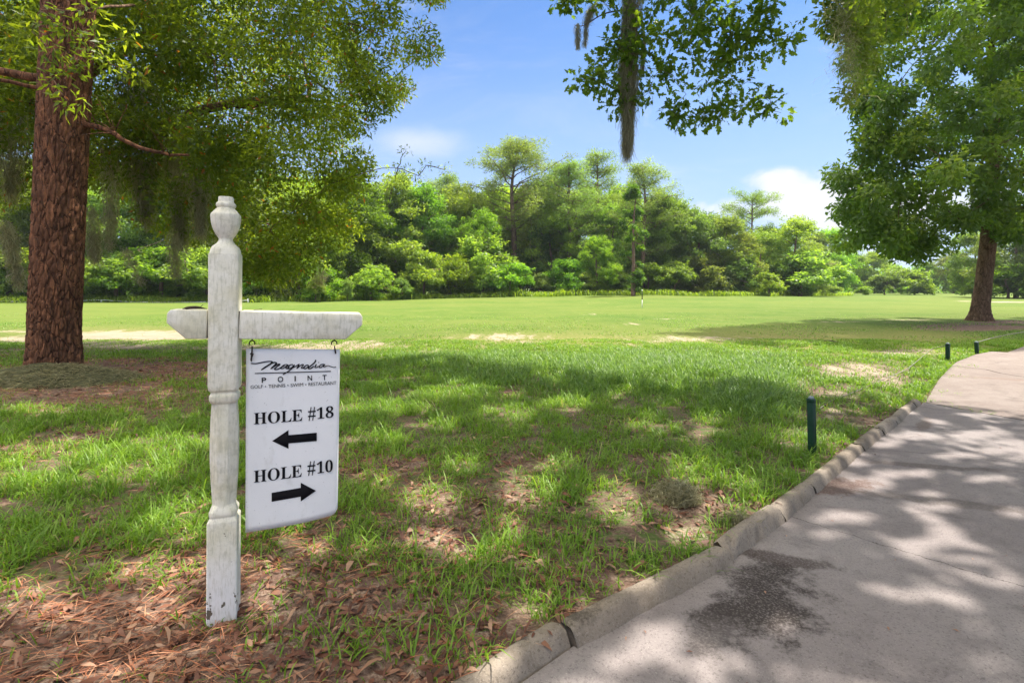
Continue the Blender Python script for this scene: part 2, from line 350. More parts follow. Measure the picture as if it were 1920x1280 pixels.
def paint_mat():
    m, t = mat('weathered_white_paint'); co = t.new('ShaderNodeTexCoord').outputs['Object']
    st = t.vm('MULTIPLY', co, (1, 1, .12)); a = t.noise(st, 120., 4, .7); b = t.noise(co, 7., 5, .6); c_ = t.noise(co, 300., 2, .6)
    z = t.new('ShaderNodeSeparateXYZ', i0=co).outputs[2]
    c = t.mix(t.sstep(b, .35, .70), (.80, .76, .66, 1), (.66, .61, .44, 1))
    lower = t.sstep(z, .34, .05)
    c = t.mix(t.m('MULTIPLY', lower, .8), c, (.82, .80, .80, 1))
    c = t.mix(t.m('MULTIPLY', t.sstep(a, .48, .66), .42), c, (.36, .34, .23, 1))
    c = t.mix(t.m('MULTIPLY', t.m('MULTIPLY', t.sstep(t.noise(co, 38., 6, .7), .46, .66), t.m('SUBTRACT', 1., t.m('MULTIPLY', lower, .8))), .38), c, (.42, .395, .27, 1))
    c = t.mix(t.m('MULTIPLY', t.sstep(c_, .55, .75), .25), c, (.80, .79, .74, 1))
    pn = t.noise(t.vm('MULTIPLY', co, (1.6, 1.6, 1)), 21., 6, .62)
    thr = t.new('ShaderNodeMapRange', i0=z, i1=0., i2=.55, i3=.60, i4=.74).outputs[0]
    peel = t.m('GREATER_THAN', t.m('ADD', pn, t.m('MULTIPLY', t.m('SUBTRACT', t.noise(co, 160., 3), .5), .12)), thr)
    c = t.mix(peel, c, (.14, .115, .085, 1))
    fin(t, c, .6, bump=t.m('SUBTRACT', t.m('ADD', a, t.m('MULTIPLY', c_, .3)), peel), bs=.35, bd=.002, spec=.25); return m
M['paint'] = paint_mat()
def simple(name, col, rough=.6, var=.1, sc=30., spec=.3, metal=0., bump=.1):
    m, t = mat(name); co = t.new('ShaderNodeTexCoord').outputs['Object']; n = t.noise(co, sc, 5, .6)
    c = t.mix(t.sstep(n, .35, .7), (*col, 1), (*[v*(1-var) for v in col], 1))
    fin(t, c, rough, bump=n, bs=bump, bd=.003, spec=spec, metal=metal); return m
def panel_mat():
    m, t = mat('sign_panel_white'); co = t.new('ShaderNodeTexCoord').outputs['Object']
    n = t.noise(co, 3., 4, .6); s = t.noise(co, 130., 3, .6); z = t.new('ShaderNodeSeparateXYZ', i0=co).outputs[2]
    c = t.mix(t.sstep(n, .35, .7), (.87, .855, .84, 1), (.81, .80, .785, 1))
    gr = t.noise(t.vm('MULTIPLY', co, (1., 1., .5)), 16., 6, .7); c = t.mix(t.m('MULTIPLY', t.sstep(gr, .55, .75), .35), c, (.50, .47, .40, 1))
    c = t.mix(t.m('MULTIPLY', t.m('GREATER_THAN', s, .70), .5), c, (.20, .18, .16, 1))
    fin(t, c, .4, spec=.4); return m
M['panel'] = panel_mat()
M['ink'] = simple('black_lettering', (.014, .013, .015), .9, .1, spec=.05)
M['iron'] = simple('rusty_iron', (.035, .026, .022), .7, .4, 200., bump=.4)
M['stake'] = simple('dark_green_paint', (.012, .050, .026), .5, .3, 25.)
M['stakecap'] = simple('grey_green_cap', (.30, .36, .36), .5, .3, 40.)
M['rope'] = simple('weathered_rope', (.25, .22, .19), .9, .3, 90.)
M['white'] = simple('white_paint', (.72, .72, .70), .5, .1)
M['blackpole'] = simple('black_pole', (.02, .03, .025), .5, .1)
M['stick'] = simple('dead_stick', (.15, .10, .07), .8, .4, 40.)
M['mossground'] = simple('root_mound_soil', (.085, .085, .045), .95, .5, 18., spec=.05, bump=1.)

# ------------------------------------------------------------------ layout of kerb and pavement
KL = np.array([(-3.9, -1.6), (-2.4, -.35), (-1.0, .9), (-.187, 1.63), (.173, 1.951), (1.0, 2.526), (1.47, 2.94), (2.81, 4.21), (4.15, 5.45), (4.52, 5.78)])
SL = np.array([(4.66, 5.83), (6.07, 7.27), (7.0, 8.19), (7.74, 8.9), (8.9, 9.83), (9.6, 10.24), (11.07, 11.07), (14., 12.2), (30., 15.)])
def rz(y): return -.078+.006*y
KW = .105
def offs(line, d):
    T = unit(np.gradient(line, axis=0)); return line+np.stack([T[:, 1], -T[:, 0]], 1)*d
PAVE = np.concatenate([offs(KL, .05), SL, [(30, -6), (-3.9, -6)]])
def edge_dist(x, y, line):
    d = np.full(np.shape(x), 1e9)
    for a, b in zip(line[:-1], line[1:]):
        ab = b-a; t = np.clip(((x-a[0])*ab[0]+(y-a[1])*ab[1])/(ab@ab), 0, 1)
        d = np.minimum(d, np.hypot(x-a[0]-t*ab[0], y-a[1]-t*ab[1]))
    return d
PINE = np.array([-6.13, 6.87]); MAPLE = np.array([18.3, 20.])
def gz(x, y):
    z = .45*np.exp(-((x-12)/24)**2-((y-62)/15)**2)+.03*(fbm(x*.25, y*.25, 3)-.5)*ss(y, 8, 20)*6
    z = z+.09*np.exp(-(((x-PINE[0])/2.2)**2+((y-PINE[1])/2.)**2))
    z = z+.02*(fbm(x*1.3, y*1.3, 5)-.5)
    dk = edge_dist(x, y, KL); z = z*ss(dk, 0, .8)-.022*(1-ss(dk, 0, .5))
    ds = edge_dist(x, y, SL); z = np.where(y > 5.8, z*ss(ds, 0, 1.)-.045*(1-ss(ds, .0, .5)), z)
    ins = pin(x, y, PAVE)
    return np.where(ins, np.minimum(z, rz(y)-.04), z)
# patches, given where they are seen: (px, py, half width, half height, strength)
SANDP = [(940,632,75,6,1.),(975,640,60,4,.8),(870,648,80,5,.5),(1130,648,90,6,.55),(1295,637,110,7,.9),(1460,655,120,8,.35),(1250,600,22,1.5,.9),(1195,609,22,2,.7),(1110,590,16,1.2,.9),
         (1700,660,95,9,.95),(1600,695,90,18,1.1),(1660,712,55,12,.9),(1505,717,22,7,1.),(660,648,110,10,.95),(50,638,90,7,.6),(250,629,170,8,1.7),(60,636,100,6,1.2),(560,652,170,8,1.1),(60,622,90,3,.8),(220,646,130,9,.85),
         (1590,604,95,1.6,.7),(1690,598,70,1.6,.9),(1890,567,60,1.3,1.4),(1808,565,14,1.,1.3),(1560,738,70,9,.7),(1640,790,40,14,.6),(1560,775,20,12,.9),(1750,640,60,5,.5),(820,660,70,7,.7),(330,612,90,3,.4),(1330,668,60,5,.4),
         (1270,935,60,18,.5),(1160,935,40,18,.5),(990,880,30,14,.5),(800,1010,60,20,.5),(1290,992,40,14,.7)]
LITP = [(140,1260,700,150,1.),(500,1130,330,110,.9),(260,1060,200,40,.45),(800,1180,260,90,.75),(120,738,270,36,1.),(250,700,300,32,1.),(500,690,150,26,.8),(90,665,140,18,.8),(330,670,120,10,.35),(0,850,60,20,.5),(300,655,220,8,.6),
        (860,970,220,75,.6),(1050,1070,160,65,.6),(1270,940,140,50,.55),(1000,860,140,34,.5),(1150,800,120,16,.4),(1120,770,90,12,.3),(1838,612,120,8,1.),(1900,606,90,6,1.),(1650,780,70,25,.5),(1230,870,120,30,.3),(450,735,70,12,.5),(640,680,60,8,.5),(1850,640,120,4,.3)]
def patch(px, py, L):
    r = np.zeros(np.shape(px))
    for (cx, cy, w_, h_, s) in L: r = np.maximum(r, s*np.exp(-(((px-cx)/w_)**2+((py-cy)/h_)**2)**1.3*.7))
    return r
DRYP = [(1500,655,300,42,.8),(1000,643,340,20,.7),(280,625,330,18,.6),(1720,645,160,34,.7),(1650,700,130,40,.7),(700,655,120,14,.8)]
def dry_at(x, y):
    Y = np.maximum(y, .3); return patch(960+F*x/Y, HZ+F*EYE/Y, DRYP)
def masks(x, y):
    z = 0*x; Y = np.maximum(y, .3); px = 960+F*x/Y; py = HZ+F*EYE/Y
    sand = patch(px, py, SANDP); lit = patch(px, py, LITP)
    lit = np.where(y < 1.7, np.where(x < 1, .9, lit), lit)
    lit = np.maximum(lit, .6*ss(fbm(x*1.1, y*1.1, 11), .58, .75)*ss(y, 9., 6.))
    near = ss(y+.8*(fbm(x*.8, y*.8, 2)-.5)*4, 11.2, 8.2)
    return lit, sand, near
def build_ground():
    xs = np.concatenate([[-900, -500, -300, -200, -150, -120, -100], np.arange(-85, -36, 3.), np.arange(-36, -8, .5), np.arange(-8, 13, .06), np.arange(13, 45, .4), np.arange(45, 110, 3.), [130, 200, 300, 500, 900]])
    ys = np.concatenate([np.arange(-10, 0, .5), np.arange(0, 8, .05), np.arange(8, 16, .12), np.arange(16, 40, .4), np.arange(40, 100, 1.), [105, 115, 130, 160, 200, 300, 500, 900]])
    X, Y = np.meshgrid(xs, ys); nx, ny = len(xs), len(ys)
    lit, sand, near = masks(X, Y)
    V = np.stack([X, Y, gz(X, Y)], -1).reshape(-1, 3)
    i = np.arange(ny-1)[:, None]*nx; j = np.arange(nx-1)[None]
    Fq = np.stack([i+j, i+j+1, i+nx+j+1, i+nx+j], -1).reshape(-1, 4)
    me = np_mesh('lawn', V, Fq, M['ground'], {'litter': lit.ravel(), 'sand': sand.ravel(), 'near': near.ravel(), 'dry': dry_at(X, Y).ravel()}, True)
    tag(obj('lawn', me), 'golf course grass ground running to the trees', 'lawn', kind='structure')
build_ground()

def sheet(name, poly, m, cat, label, thick=.06):
    bm = bmesh.new(); vs = [bm.verts.new((x, y, rz(y))) for x, y in poly]; f = bm.faces.new(vs)
    if f.normal.z < 0: f.normal_flip()
    bm.normal_update()
    if f.normal.z < 0: bmesh.ops.reverse_faces(bm, faces=[f])
    e = bmesh.ops.extrude_face_region(bm, geom=[f]); 
    vv = [g for g in e['geom'] if isinstance(g, bmesh.types.BMVert)]
    for v in vs: v.co.z -= thick
    bmesh.ops.recalc_face_normals(bm, faces=bm.faces)
    bmesh.ops.triangulate(bm, faces=bm.faces)
    me = bpy.data.meshes.new(name); bm.to_mesh(me); bm.free(); me.materials.append(m)
    return tag(obj(name, me), label, cat, kind='structure')
def build_paving():
    foot = offs(KL, KW-.02)
    road = [tuple(p) for p in foot]+[(4.66, 5.80), (5.02, 5.02), (7.2, .3), (9.5, -6), (-3.9, -6)]
    sheet('road', road, M['road'], 'road', 'stained grey road beside the low kerb')
    g = .022
    a = [(4.66+g, 5.80), tuple(SL[1]), tuple(SL[2]), (7.25, 8.45), (7.45, 8.05), (7.34, 7.70), (7.45, 7.15), (8.6, 4.6), (10.9, -1.), (12.4, -6), (9.5+g, -6), (7.2+g, .3), (5.02+g, 5.02+.01)]
    sheet('cart_path', a, M['slab'], 'path', 'pinkish concrete slab next to the road joint')
    b = [(7.25+g, 8.45+.01), tuple(SL[3]), tuple(SL[4]), tuple(SL[5]), (9.75, 10.1), (9.9, 9.6), (10.4, 9.0), (11.6, 6.8), (14, 2), (16, -6), (12.4+g, -6), (10.9+g, -1.), (8.6+g, 4.6), (7.45+g, 7.15), (7.34+g, 7.70), (7.45+g, 8.05)]
    sheet('cart_path', b, M['slab'], 'path', 'second pinkish concrete slab of the path')
    c = [(9.75+g, 10.1), tuple(SL[6]), tuple(SL[7]), tuple(SL[8]), (30, -6), (16+g, -6), (14+g, 2), (11.6+g, 6.8), (10.4+g, 9.0), (9.9+g, 9.6)]
    sheet('cart_path', c, M['slab'], 'path', 'far pinkish concrete slabs of the path')
build_paving()

def build_kerb():
    prof = np.array([(-.01, -.09), (0, -.018), (.006, .003), (.018, .009), (.04, .012), (.058, .009), (.070, -.002), (.080, -.022), (.094, -.052), (.108, -.11)])
    seg = np.linalg.norm(np.diff(KL, axis=0), axis=1); S = np.concatenate([[0], np.cumsum(seg)]); tot = S[-1]
    def at(s): return np.array([np.interp(s, S, KL[:, 0]), np.interp(s, S, KL[:, 1])])
    def s_of(px, py): 
        q = np.array(G(px, py)); ss_ = np.linspace(0, tot, 2000); pp = np.stack([np.interp(ss_, S, KL[:, 0]), np.interp(ss_, S, KL[:, 1])], 1)
        return ss_[np.argmin(np.linalg.norm(pp-q, axis=1))]
    cuts = [0, 1.3]+[s_of(*p) for p in [(1045,1155),(1340,1015),(1440,948),(1480,920),(1500,900),(1595,828),(1632,800),(1655,782),(1672,770),(1700,752)]]+[tot]
    g = Geo()
    for k, (a, b) in enumerate(zip(cuts[:-1], cuts[1:])):
        a += .004; b -= .004; n = max(6, int((b-a)/.012)); s = np.linspace(a, b, n)
        dz = R.uniform(-.014, .008); dp = R.uniform(-.010, .012)
        
        if k in (0, 1): dz = -.016; dp = -.020
        if k == 3: dz = .010; dp = -.005
        if k > 7: dz -= .006
        rows = []
        for i, q in enumerate(s):
            p = at(q); T = unit(at(min(q+.15, tot))-at(max(q-.15, 0))); Nn = np.array([T[1], -T[0]])
            e = min(q-a, b-q); rd = 1-.35*math.exp(-e/.010)-.10*math.exp(-e/.05)
            zz = (prof[:, 1]+.02)*1.0; zz = np.where(zz > 0, zz*rd, zz)-.02
            nz = (fbm(q*9+prof[:, 0]*40, prof[:, 0]*30+k*5, 9)-.5)*.020+(vnoise(q*50+prof[:, 0]*0, prof[:, 0]*260+k, 4)-.5)*.005-.016*ss(fbm(q*3.1, 0.*q+k, 77), .55, .75)*ss(vnoise(q*14+prof[:,0]*20, prof[:, 0]*20, 71), .5, .9)
            off = prof[:, 0]+dp+nz*.6
            if k == 3 and q < a+.09:                     # broken corner
                u = 1-(q-a)/.09; zz = zz-np.where((prof[:, 0] > .02) & (prof[:, 0] < .10), .030*u*(.5+vnoise(q*120, prof[:, 0]*90, 2)), 0)
            rows.append(np.stack([p[0]+Nn[0]*off, p[1]+Nn[1]*off, zz+dz+nz], 1))
        V = np.array(rows); m_ = len(prof)
        i = np.arange(n-1)[:, None]*m_; j = np.arange(m_-1)[None]
        Fq = np.stack([i+j, i+j+1, i+m_+j+1, i+m_+j], -1).reshape(-1, 4)
        cap = []
        for r_, fl in ((0, 1), (n-1, 0)):
            for j_ in range(m_//2):
                q = [r_*m_+j_, r_*m_+j_+1, r_*m_+m_-2-j_, r_*m_+m_-1-j_]
                if len(set(q)) == 4: cap.append(q if fl else q[::-1])
        g.add(V.reshape(-1, 3), np.concatenate([Fq, np.array(cap)]))
    tag(obj('kerb', g.mesh('kerb', M['kerb'], smooth=True)), 'low cracked concrete kerb between lawn and road', 'kerb', kind='structure')
build_kerb()

# ------------------------------------------------------------------ sign post
YAW = math.radians(20); PC = Vector((-1.098, 1.950, 0)); U = Vector((math.cos(YAW), math.sin(YAW), 0)); NRM = Vector((math.sin(YAW), -math.cos(YAW), 0))
PZ = lambda py: EYE-(py-HZ)/505.
def loft(g, secs, n_sub=1):
    """secs: (z, half width, chamfer)"""
    V = []
    for z, a, c in secs:
        V += [(a, -(a-c), z), (a, a-c, z), (a-c, a, z), (-(a-c), a, z), (-a, a-c, z), (-a, -(a-c), z), (-(a-c), -a, z), (a-c, -a, z)]
    m = len(secs); i = np.arange(m-1)[:, None]*8; j = np.arange(8)[None]; k = (j+1) % 8
    Fq = np.stack([i+j, i+k, i+8+k, i+8+j], -1).reshape(-1, 4)
    g.add(V, Fq, [[7,6,5,4,3,2,1,0], list(range((m-1)*8, m*8))])
def bevel(o, wd=.003, seg=2):
    b = o.modifiers.new('bevel', 'BEVEL'); b.width = wd; b.segments = seg; b.limit_method = 'ANGLE'; b.angle_limit = math.radians(25); return o
def build_post():
    root = empty('sign_post', (PC.x, PC.y, 0), 'weathered white turned wooden sign post with a crossbar on the leafy verge', 'sign post')
    root.rotation_euler = (0, math.radians(.3), YAW)
    a = .0505
    g = Geo()
    secs = [(-.15, a, .004), (PZ(982), a, .004), (PZ(979), a-.001, .004), (PZ(973), a-.008, .008), (PZ(969), a-.004, .012), (PZ(962), a-.004, .014), (PZ(956), a-.009, .018), (PZ(951), a-.0115, .026),
            (PZ(930), a-.009, .028), (PZ(900), a-.0055, .029), (PZ(860), a-.003, .029), (PZ(820), a-.003, .029), (PZ(790), a-.005, .027), (PZ(759), a-.009, .022),
            (PZ(757), a-.007, .014), (PZ(752), a-.003, .012), (PZ(743), a-.003, .010), (PZ(739), a-.008, .010), (PZ(736), a-.008, .008), (PZ(733), a-.001, .012), (PZ(724), a, .006), (PZ(476), a, .004)]
    loft(g, secs); bevel(obj('post', g.mesh('post', M['paint']), root), .0035, 3)
    g = Geo()
    q = lambda y, h, c: (PZ(y), h*.00160, c*h*.00160)
    loft(g, [q(476, 31.8, .08), q(474, 29.5, .1), q(467, 28.8, .22), q(462, 26.5, .3), q(459, 23.5, .34), q(455, 18.5, .45), q(450, 14.8, .5), q(446, 13.8, .52), q(443, 15.8, .5), q(438, 19.8, .48), q(431, 23.8, .46), q(424, 26.8, .45), q(416, 28.8, .45), q(408, 29.9, .46), q(402, 30.2, .46), q(399, 29.6, .47), q(395, 26, .5),
             q(390, 21.5, .52), q(387, 17.8, .54), q(385.5, 17.5, .55), q(384.5, 19.4, .55), q(381, 20.4, .55), q(377.5, 19.4, .55), q(376, 17.2, .54), q(374, 15.6, .5), q(366, 15.2, .45), q(365, 14, .45)])
    bevel(obj('finial', g.mesh('finial', M['paint']), root), .0012, 1)
    # crossbar arms, cut at 45 degrees below, tilted slightly
    tilt = math.radians(1.8); zc = 1.113; hh = .053; hw = .046
    def arm(x0, x1, out):
        xe = x1; s = 1 if out > 0 else -1
        pr = [(x0, -hh), (xe-s*.062, -hh), (xe, -hh+.058), (xe, hh-.014), (xe-s*.010, hh), (x0, hh)]
        if s < 0: pr = pr[::-1]
        g = Geo(); n = len(pr)
        V = [(x*math.cos(tilt)+z*math.sin(tilt), -hw, zc+z*math.cos(tilt)-x*math.sin(tilt)) for x, z in pr]+[(x*math.cos(tilt)+z*math.sin(tilt), hw, zc+z*math.cos(tilt)-x*math.sin(tilt)) for x, z in pr]
        g.add(V, [[i, (i+1) % n, n+(i+1) % n, n+i][::-1] for i in range(n)], [list(range(n))], [list(range(n, 2*n))[::-1]])
        return g
    def s_at(px):  # distance along bar whose front face is seen at px
        c = PC+NRM*hw; k = (px-960)/F; return (k*c.y-c.x)/(U.x-k*U.y)
    for x0, x1, sg in ((a+.0025, s_at(676.5), 1), (-a-.0025, s_at(308), -1)):
        o = obj('crossbar_arm', arm(x0, x1, sg).mesh('crossbar_arm', M['paint']), root)
        bm = bmesh.new(); bm.from_mesh(o.data); bmesh.ops.recalc_face_normals(bm, faces=bm.faces); bm.to_mesh(o.data); bm.free(); bevel(o, .004, 2)
    # dark core of the bar showing in the gaps
    g = Geo(); box(g, (-a-.004, -hw+.006, zc-hh+.004), (a+.004, hw-.006, zc+hh-.004)); obj('bar_core', g.mesh('bar_core', M['iron']), root)
    return root, s_at
post, s_at = build_post()

# panel plane through bar centre line
def s_pan(px): k = (px-960)/F; return (k*PC.y-PC.x)/(U.x-k*U.y)
def on_panel(px, py, lift=0.):
    s = s_pan(px); q = PC+U*s; z = EYE-(py-HZ)/F*q.y
    p = Vector((q.x, q.y, z)); 
    return p+NRM*lift
def build_sign():
    top = on_panel(550, 654)
    root = empty('hanging_sign', top, 'white rectangular sign with course directions hanging from the crossbar on two hooks', 'sign')
    n, m_ = 24, 30
    cTL, cTR, cBL, cBR = on_panel(461.5, 653.5), on_panel(637.5, 655), on_panel(460, 998), on_panel(633, 965)
    th = .004; V = []; 
    def bend(u, v):   # slight curl towards the lower right corner
        return .016*max(0, u-.55)**2*v**3*4-.001*math.sin(math.pi*u)*v
    for side in (0, 1):
        for j in range(m_+1):
            for i in range(n+1):
                u, v = i/n, j/m_
                uu, vv = u, v
                # rounded lower-right corner
                du, dv = (1-u)*.34, (1-v)*.68; r = .028
                if du < r and dv < r:
                    ex, ey = r-du, r-dv; mx = max(ex, ey); dd = math.hypot(ex, ey)
                    if dd > 1e-6: k = mx/dd; uu = 1-(r-ex*k)/.34; vv = 1-(r-ey*k)/.68
                p = (cTL*(1-uu)+cTR*uu)*(1-vv)+(cBL*(1-uu)+cBR*uu)*vv
                p = p+Vector((0, 0, -.012*math.sin(math.pi*min(1, uu*1.0))*vv**8*.4))
                V.append(p-NRM*(bend(uu, vv)+side*th)-top)
    def id_(s, i, j): return s*(n+1)*(m_+1)+j*(n+1)+i
    Fq = []
    for j in range(m_):
        for i in range(n):
            Fq.append([id_(0, i, j), id_(0, i, j+1), id_(0, i+1, j+1), id_(0, i+1, j)]); Fq.append([id_(1, i, j), id_(1, i+1, j), id_(1, i+1, j+1), id_(1, i, j+1)])
    for i in range(n): Fq.append([id_(0, i, 0), id_(0, i+1, 0), id_(1, i+1, 0), id_(1, i, 0)]); Fq.append([id_(0, i, m_), id_(1, i, m_), id_(1, i+1, m_), id_(0, i+1, m_)])
    for j in range(m_): Fq.append([id_(0, 0, j), id_(1, 0, j), id_(1, 0, j+1), id_(0, 0, j+1)]); Fq.append([id_(0, n, j), id_(0, n, j+1), id_(1, n, j+1), id_(1, n, j)])
    pan = obj('panel', np_mesh('panel', np.array(V), np.array(Fq), M['panel'], smooth=False), root)
    L = .003
    def flat(name, polys, lab=None):
        g = Geo()
        for p in polys:
            q = [on_panel(x, y, L)-top for x, y in p]; b = [v-NRM*.0004 for v in q]; k = len(q)
            g.add(q+b, [list(range(k))], [[i, k+i, k+(i+1) % k, (i+1) % k] for i in range(k)])
        o = obj(name, g.mesh(name, M['ink']), root)
        bm = bmesh.new(); bm.from_mesh(o.data); bmesh.ops.triangulate(bm, faces=[f for f in bm.faces if len(f.verts) > 4]); bmesh.ops.recalc_face_normals(bm, faces=bm.faces); bm.to_mesh(o.data); bm.free()
        if lab: o['label'] = lab
        return o
    flat('arrow', [[(510.5,826),(541,805.5),(541,815),(594,810.5),(594,826),(541,830.5),(541,840.5)]], 'black arrow pointing left')
    flat('arrow', [[(509.5,923),(564,913.5),(564,904),(592.5,919),(564,939),(564,930),(509.5,939.5)]], 'black arrow pointing right')
    flat('underline', [[(478,700.4),(478,698.8),(620.5,694.8),(620.5,696.4)]])
    # handwritten word
    K = lambda L_: [(460+x/10.1, 640+y/10.1) for x, y in L_]
    strokes = [([(105,412),(200,417),(330,392),(440,375),(505,380),(490,410),(400,468),(300,537)], 2.6), ([(300,537),(420,462),(530,398),(590,405),(560,440),(480,517)], 2.5),
        ([(480,517),(560,460),(630,425),(652,432),(600,475),(555,518),(585,530),(640,512),(700,475),(745,448)], 2.3), ([(800,432),(740,440),(690,478),(675,508),(715,508),(775,468),(815,438),(772,492),(790,514),(840,490)], 1.9),
        ([(905,432),(850,442),(808,490),(825,514),(880,490),(930,440),(890,500),(830,552),(770,590),(710,624)], 2.1), ([(820,556),(890,505),(960,465),(1020,428),(985,490),(975,514)], 1.9),
        ([(975,514),(1040,455),(1095,430),(1090,455),(1062,495),(1080,505),(1120,480)], 1.9), ([(1175,440),(1130,465),(1108,500),(1140,512),(1185,478),(1190,448),(1165,440)], 2.1),
        ([(1332,345),(1325,378),(1275,430),(1205,485),(1205,514),(1245,505),(1300,465)], 2.4), ([(1350,428),(1318,478),(1340,492),(1395,465)], 2.0), ([(1385,392),(1395,398)], 2.4),
        ([(1490,425),(1435,437),(1400,472),(1420,492),(1470,462),(1505,430),(1480,468),(1500,478),(1540,460)], 2.0), ([(1535,462),(1570,455),(1620,473),(1680,487),(1720,473)], 1.5)]
    g = Geo()
    for k, (pts, wpx) in enumerate(strokes):
        c = catmull(K(pts), 5); T = unit(np.gradient(c, axis=0)); Nn = np.stack([-T[:, 1], T[:, 0]], 1); wd = wpx/2*(.75+.35*np.abs(T[:, 1]))
        wd[0] *= .7; wd[-1] *= .6
        a = c+Nn*wd[:, None]; b = c-Nn*wd[:, None]; m2 = len(c)
        V = [on_panel(*p, L+.00002*k)-top for p in a]+[on_panel(*p, L+.00002*k)-top for p in b]
        V += [v-NRM*.0004 for v in V]
        i = np.arange(m2-1); q = np.stack([i, i+m2, i+m2+1, i+1], 1)
        s1 = np.stack([i, i+1, i+1+2*m2, i+2*m2], 1); s2 = np.stack([i+m2, i+3*m2, i+3*m2+1, i+m2+1], 1)
        g.add(V, q, s1, s2)
    o = obj('script_lettering', g.mesh('script_lettering', M['ink']), root); 
    def text(name, s, l, r, h, bold=0.):
        cu = bpy.data.curves.new(name, 'FONT'); cu.body = s; cu.size = 1; cu.extrude = 0; cu.offset = bold; cu.resolution_u = 4
        to = bpy.data.objects.new(name, cu); C.objects.link(to); bpy.context.view_layer.update()
        me = bpy.data.meshes.new_from_object(to.evaluated_get(bpy.context.evaluated_depsgraph_get())); bpy.data.objects.remove(to)
        co = np.zeros(len(me.vertices)*3); me.vertices.foreach_get('co', co); co = co.reshape(-1, 3)
        x0, x1 = co[:, 0].min(), co[:, 0].max(); y1 = co[:, 1].max()
        A, B = on_panel(*l, L), on_panel(*r, L); hl = (on_panel(l[0], l[1]-h, L)-A).z; hr = (on_panel(r[0], r[1]-h, L)-B).z
        out = []
        for x, y, _ in co:
            u = (x-x0)/(x1-x0); out.append(A.lerp(B, u)+Vector((0, 0, (hl*(1-u)+hr*u)*y/y1))-top)
        me.vertices.foreach_set('co', np.array(out).ravel()); me.update(); me.materials.clear(); me.materials.append(M['ink'])
        return obj(name, me, root)
    def bold_serif(s):
        r = ''
        for ch in s:
            if 'A' <= ch <= 'Z': r += chr(0x1D400+ord(ch)-65)
            elif ch.isdigit(): r += chr(0x1D7CE+int(ch))
            else: r += ch
        return r
    for words, cap, lab in (((('HOLE', (476,795), (567,788)), ('#', (577.5,785.5), (592,784.5)), ('18', (594,785), (625.5,781.5))), 25, 'bold HOLE #18 lettering'),
                       ((('HOLE', (476,904), (566,892.5)), ('#', (576.5,888), (591.5,886.5)), ('10', (594,887), (624,883))), 26, 'bold HOLE #10 lettering')):
        hs = []
        for wd, l, r in words: 
            x = text('lettering', bold_serif(wd), l, r, cap-2.5 if wd == '#' else cap-3.5); hs.append(x)
        hs[0]['label'] = lab
    for ch, x, y, wd in (('P', 495, 717, 8.5), ('O', 526, 715.5, 10.5), ('I', 553.5, 714, 2.4), ('N', 581, 713, 8.5), ('T', 608.5, 712, 8)):
        text('lettering', ch, (x-wd/2, y+.15), (x+wd/2, y-.15), 9.6 if ch != 'O' else 10, .015)
    for s, l, r in (('GOLF', (470,728.3), (493,727)), ('TENNIS', (503.5,727), (535,725)), ('SWIM', (545,725), (568.5,723.5)), ('RESTAURANT', (578.5,723), (630.5,720.5))):
        text('lettering', s, l, r, 6.3, 0.)
    for x, y in ((498,724),(540,722),(573.5,720.5)): flat('lettering', [[(x-.9, y+.9), (x+.9, y+.9), (x+.9, y-.9), (x-.9, y-.9)]])
    # hooks: screw eyes in the bar, rods holding the panel
    for px, y0, y1, y2 in ((474, 634, 650, 676), (627, 635, 648, 662)):
        g = Geo(); c = on_panel(px-2, 0); lf = .012
        def q(dx, y): return np.array(on_panel(px+dx, y, lf)-top)
        th_ = np.linspace(math.radians(150), math.radians(385), 14)
        arc = [np.array(on_panel(px-.5+5.2*math.cos(t), 643+5.5*math.sin(t), lf)-top) for t in th_]
        tube(g, arc, .0022, 8); tube(g, [q(-.5, 648), q(-.8, (y1+y2)/2), q(-2.2, y2-3), np.array(on_panel(px-2.4, y2, .003)-top)] if px < 500 else [q(0, 648), q(1, 655), q(2, y2-2), np.array(on_panel(px+2.2, y2, .003)-top)], [.0022, .0032, .0034, .003], 8)
        if px < 500: tube(g, [q(-4, 662), q(2, 664)], .004, 6); tube(g, [q(-3, 667), q(1, 666)], .0035, 6)
        obj('hook', g.mesh('hook', M['iron'], smooth=True), root)
    return root
build_sign()
for px in (474, 627):
    g = Geo(); c = on_panel(px-.5, 0, .012)
    z1 = 1.113-.053-.03*0
    p = on_panel(px-.5, 643, .012); s = s_pan(px)
    barz = 1.113-math.sin(math.radians(1.8))*s-.053
    Mi = Matrix.LocRotScale(post.location, post.rotation_euler, (1, 1, 1)).inverted()
    tube(g, [Mi @ Vector((p.x-NRM.x*.0, p.y, barz+.02)), Mi @ Vector((p.x, p.y, p.z+.011))], .0022, 8)
    a = [Mi @ (p+U*(.0095*math.cos(t))+Vector((0, 0, .0105*math.sin(t)))) for t in np.linspace(.6, 2.6, 9)]
    tube(g, a, .0021, 8)
    obj('screw_eye', g.mesh('screw_eye', M['iron'], smooth=True), post)
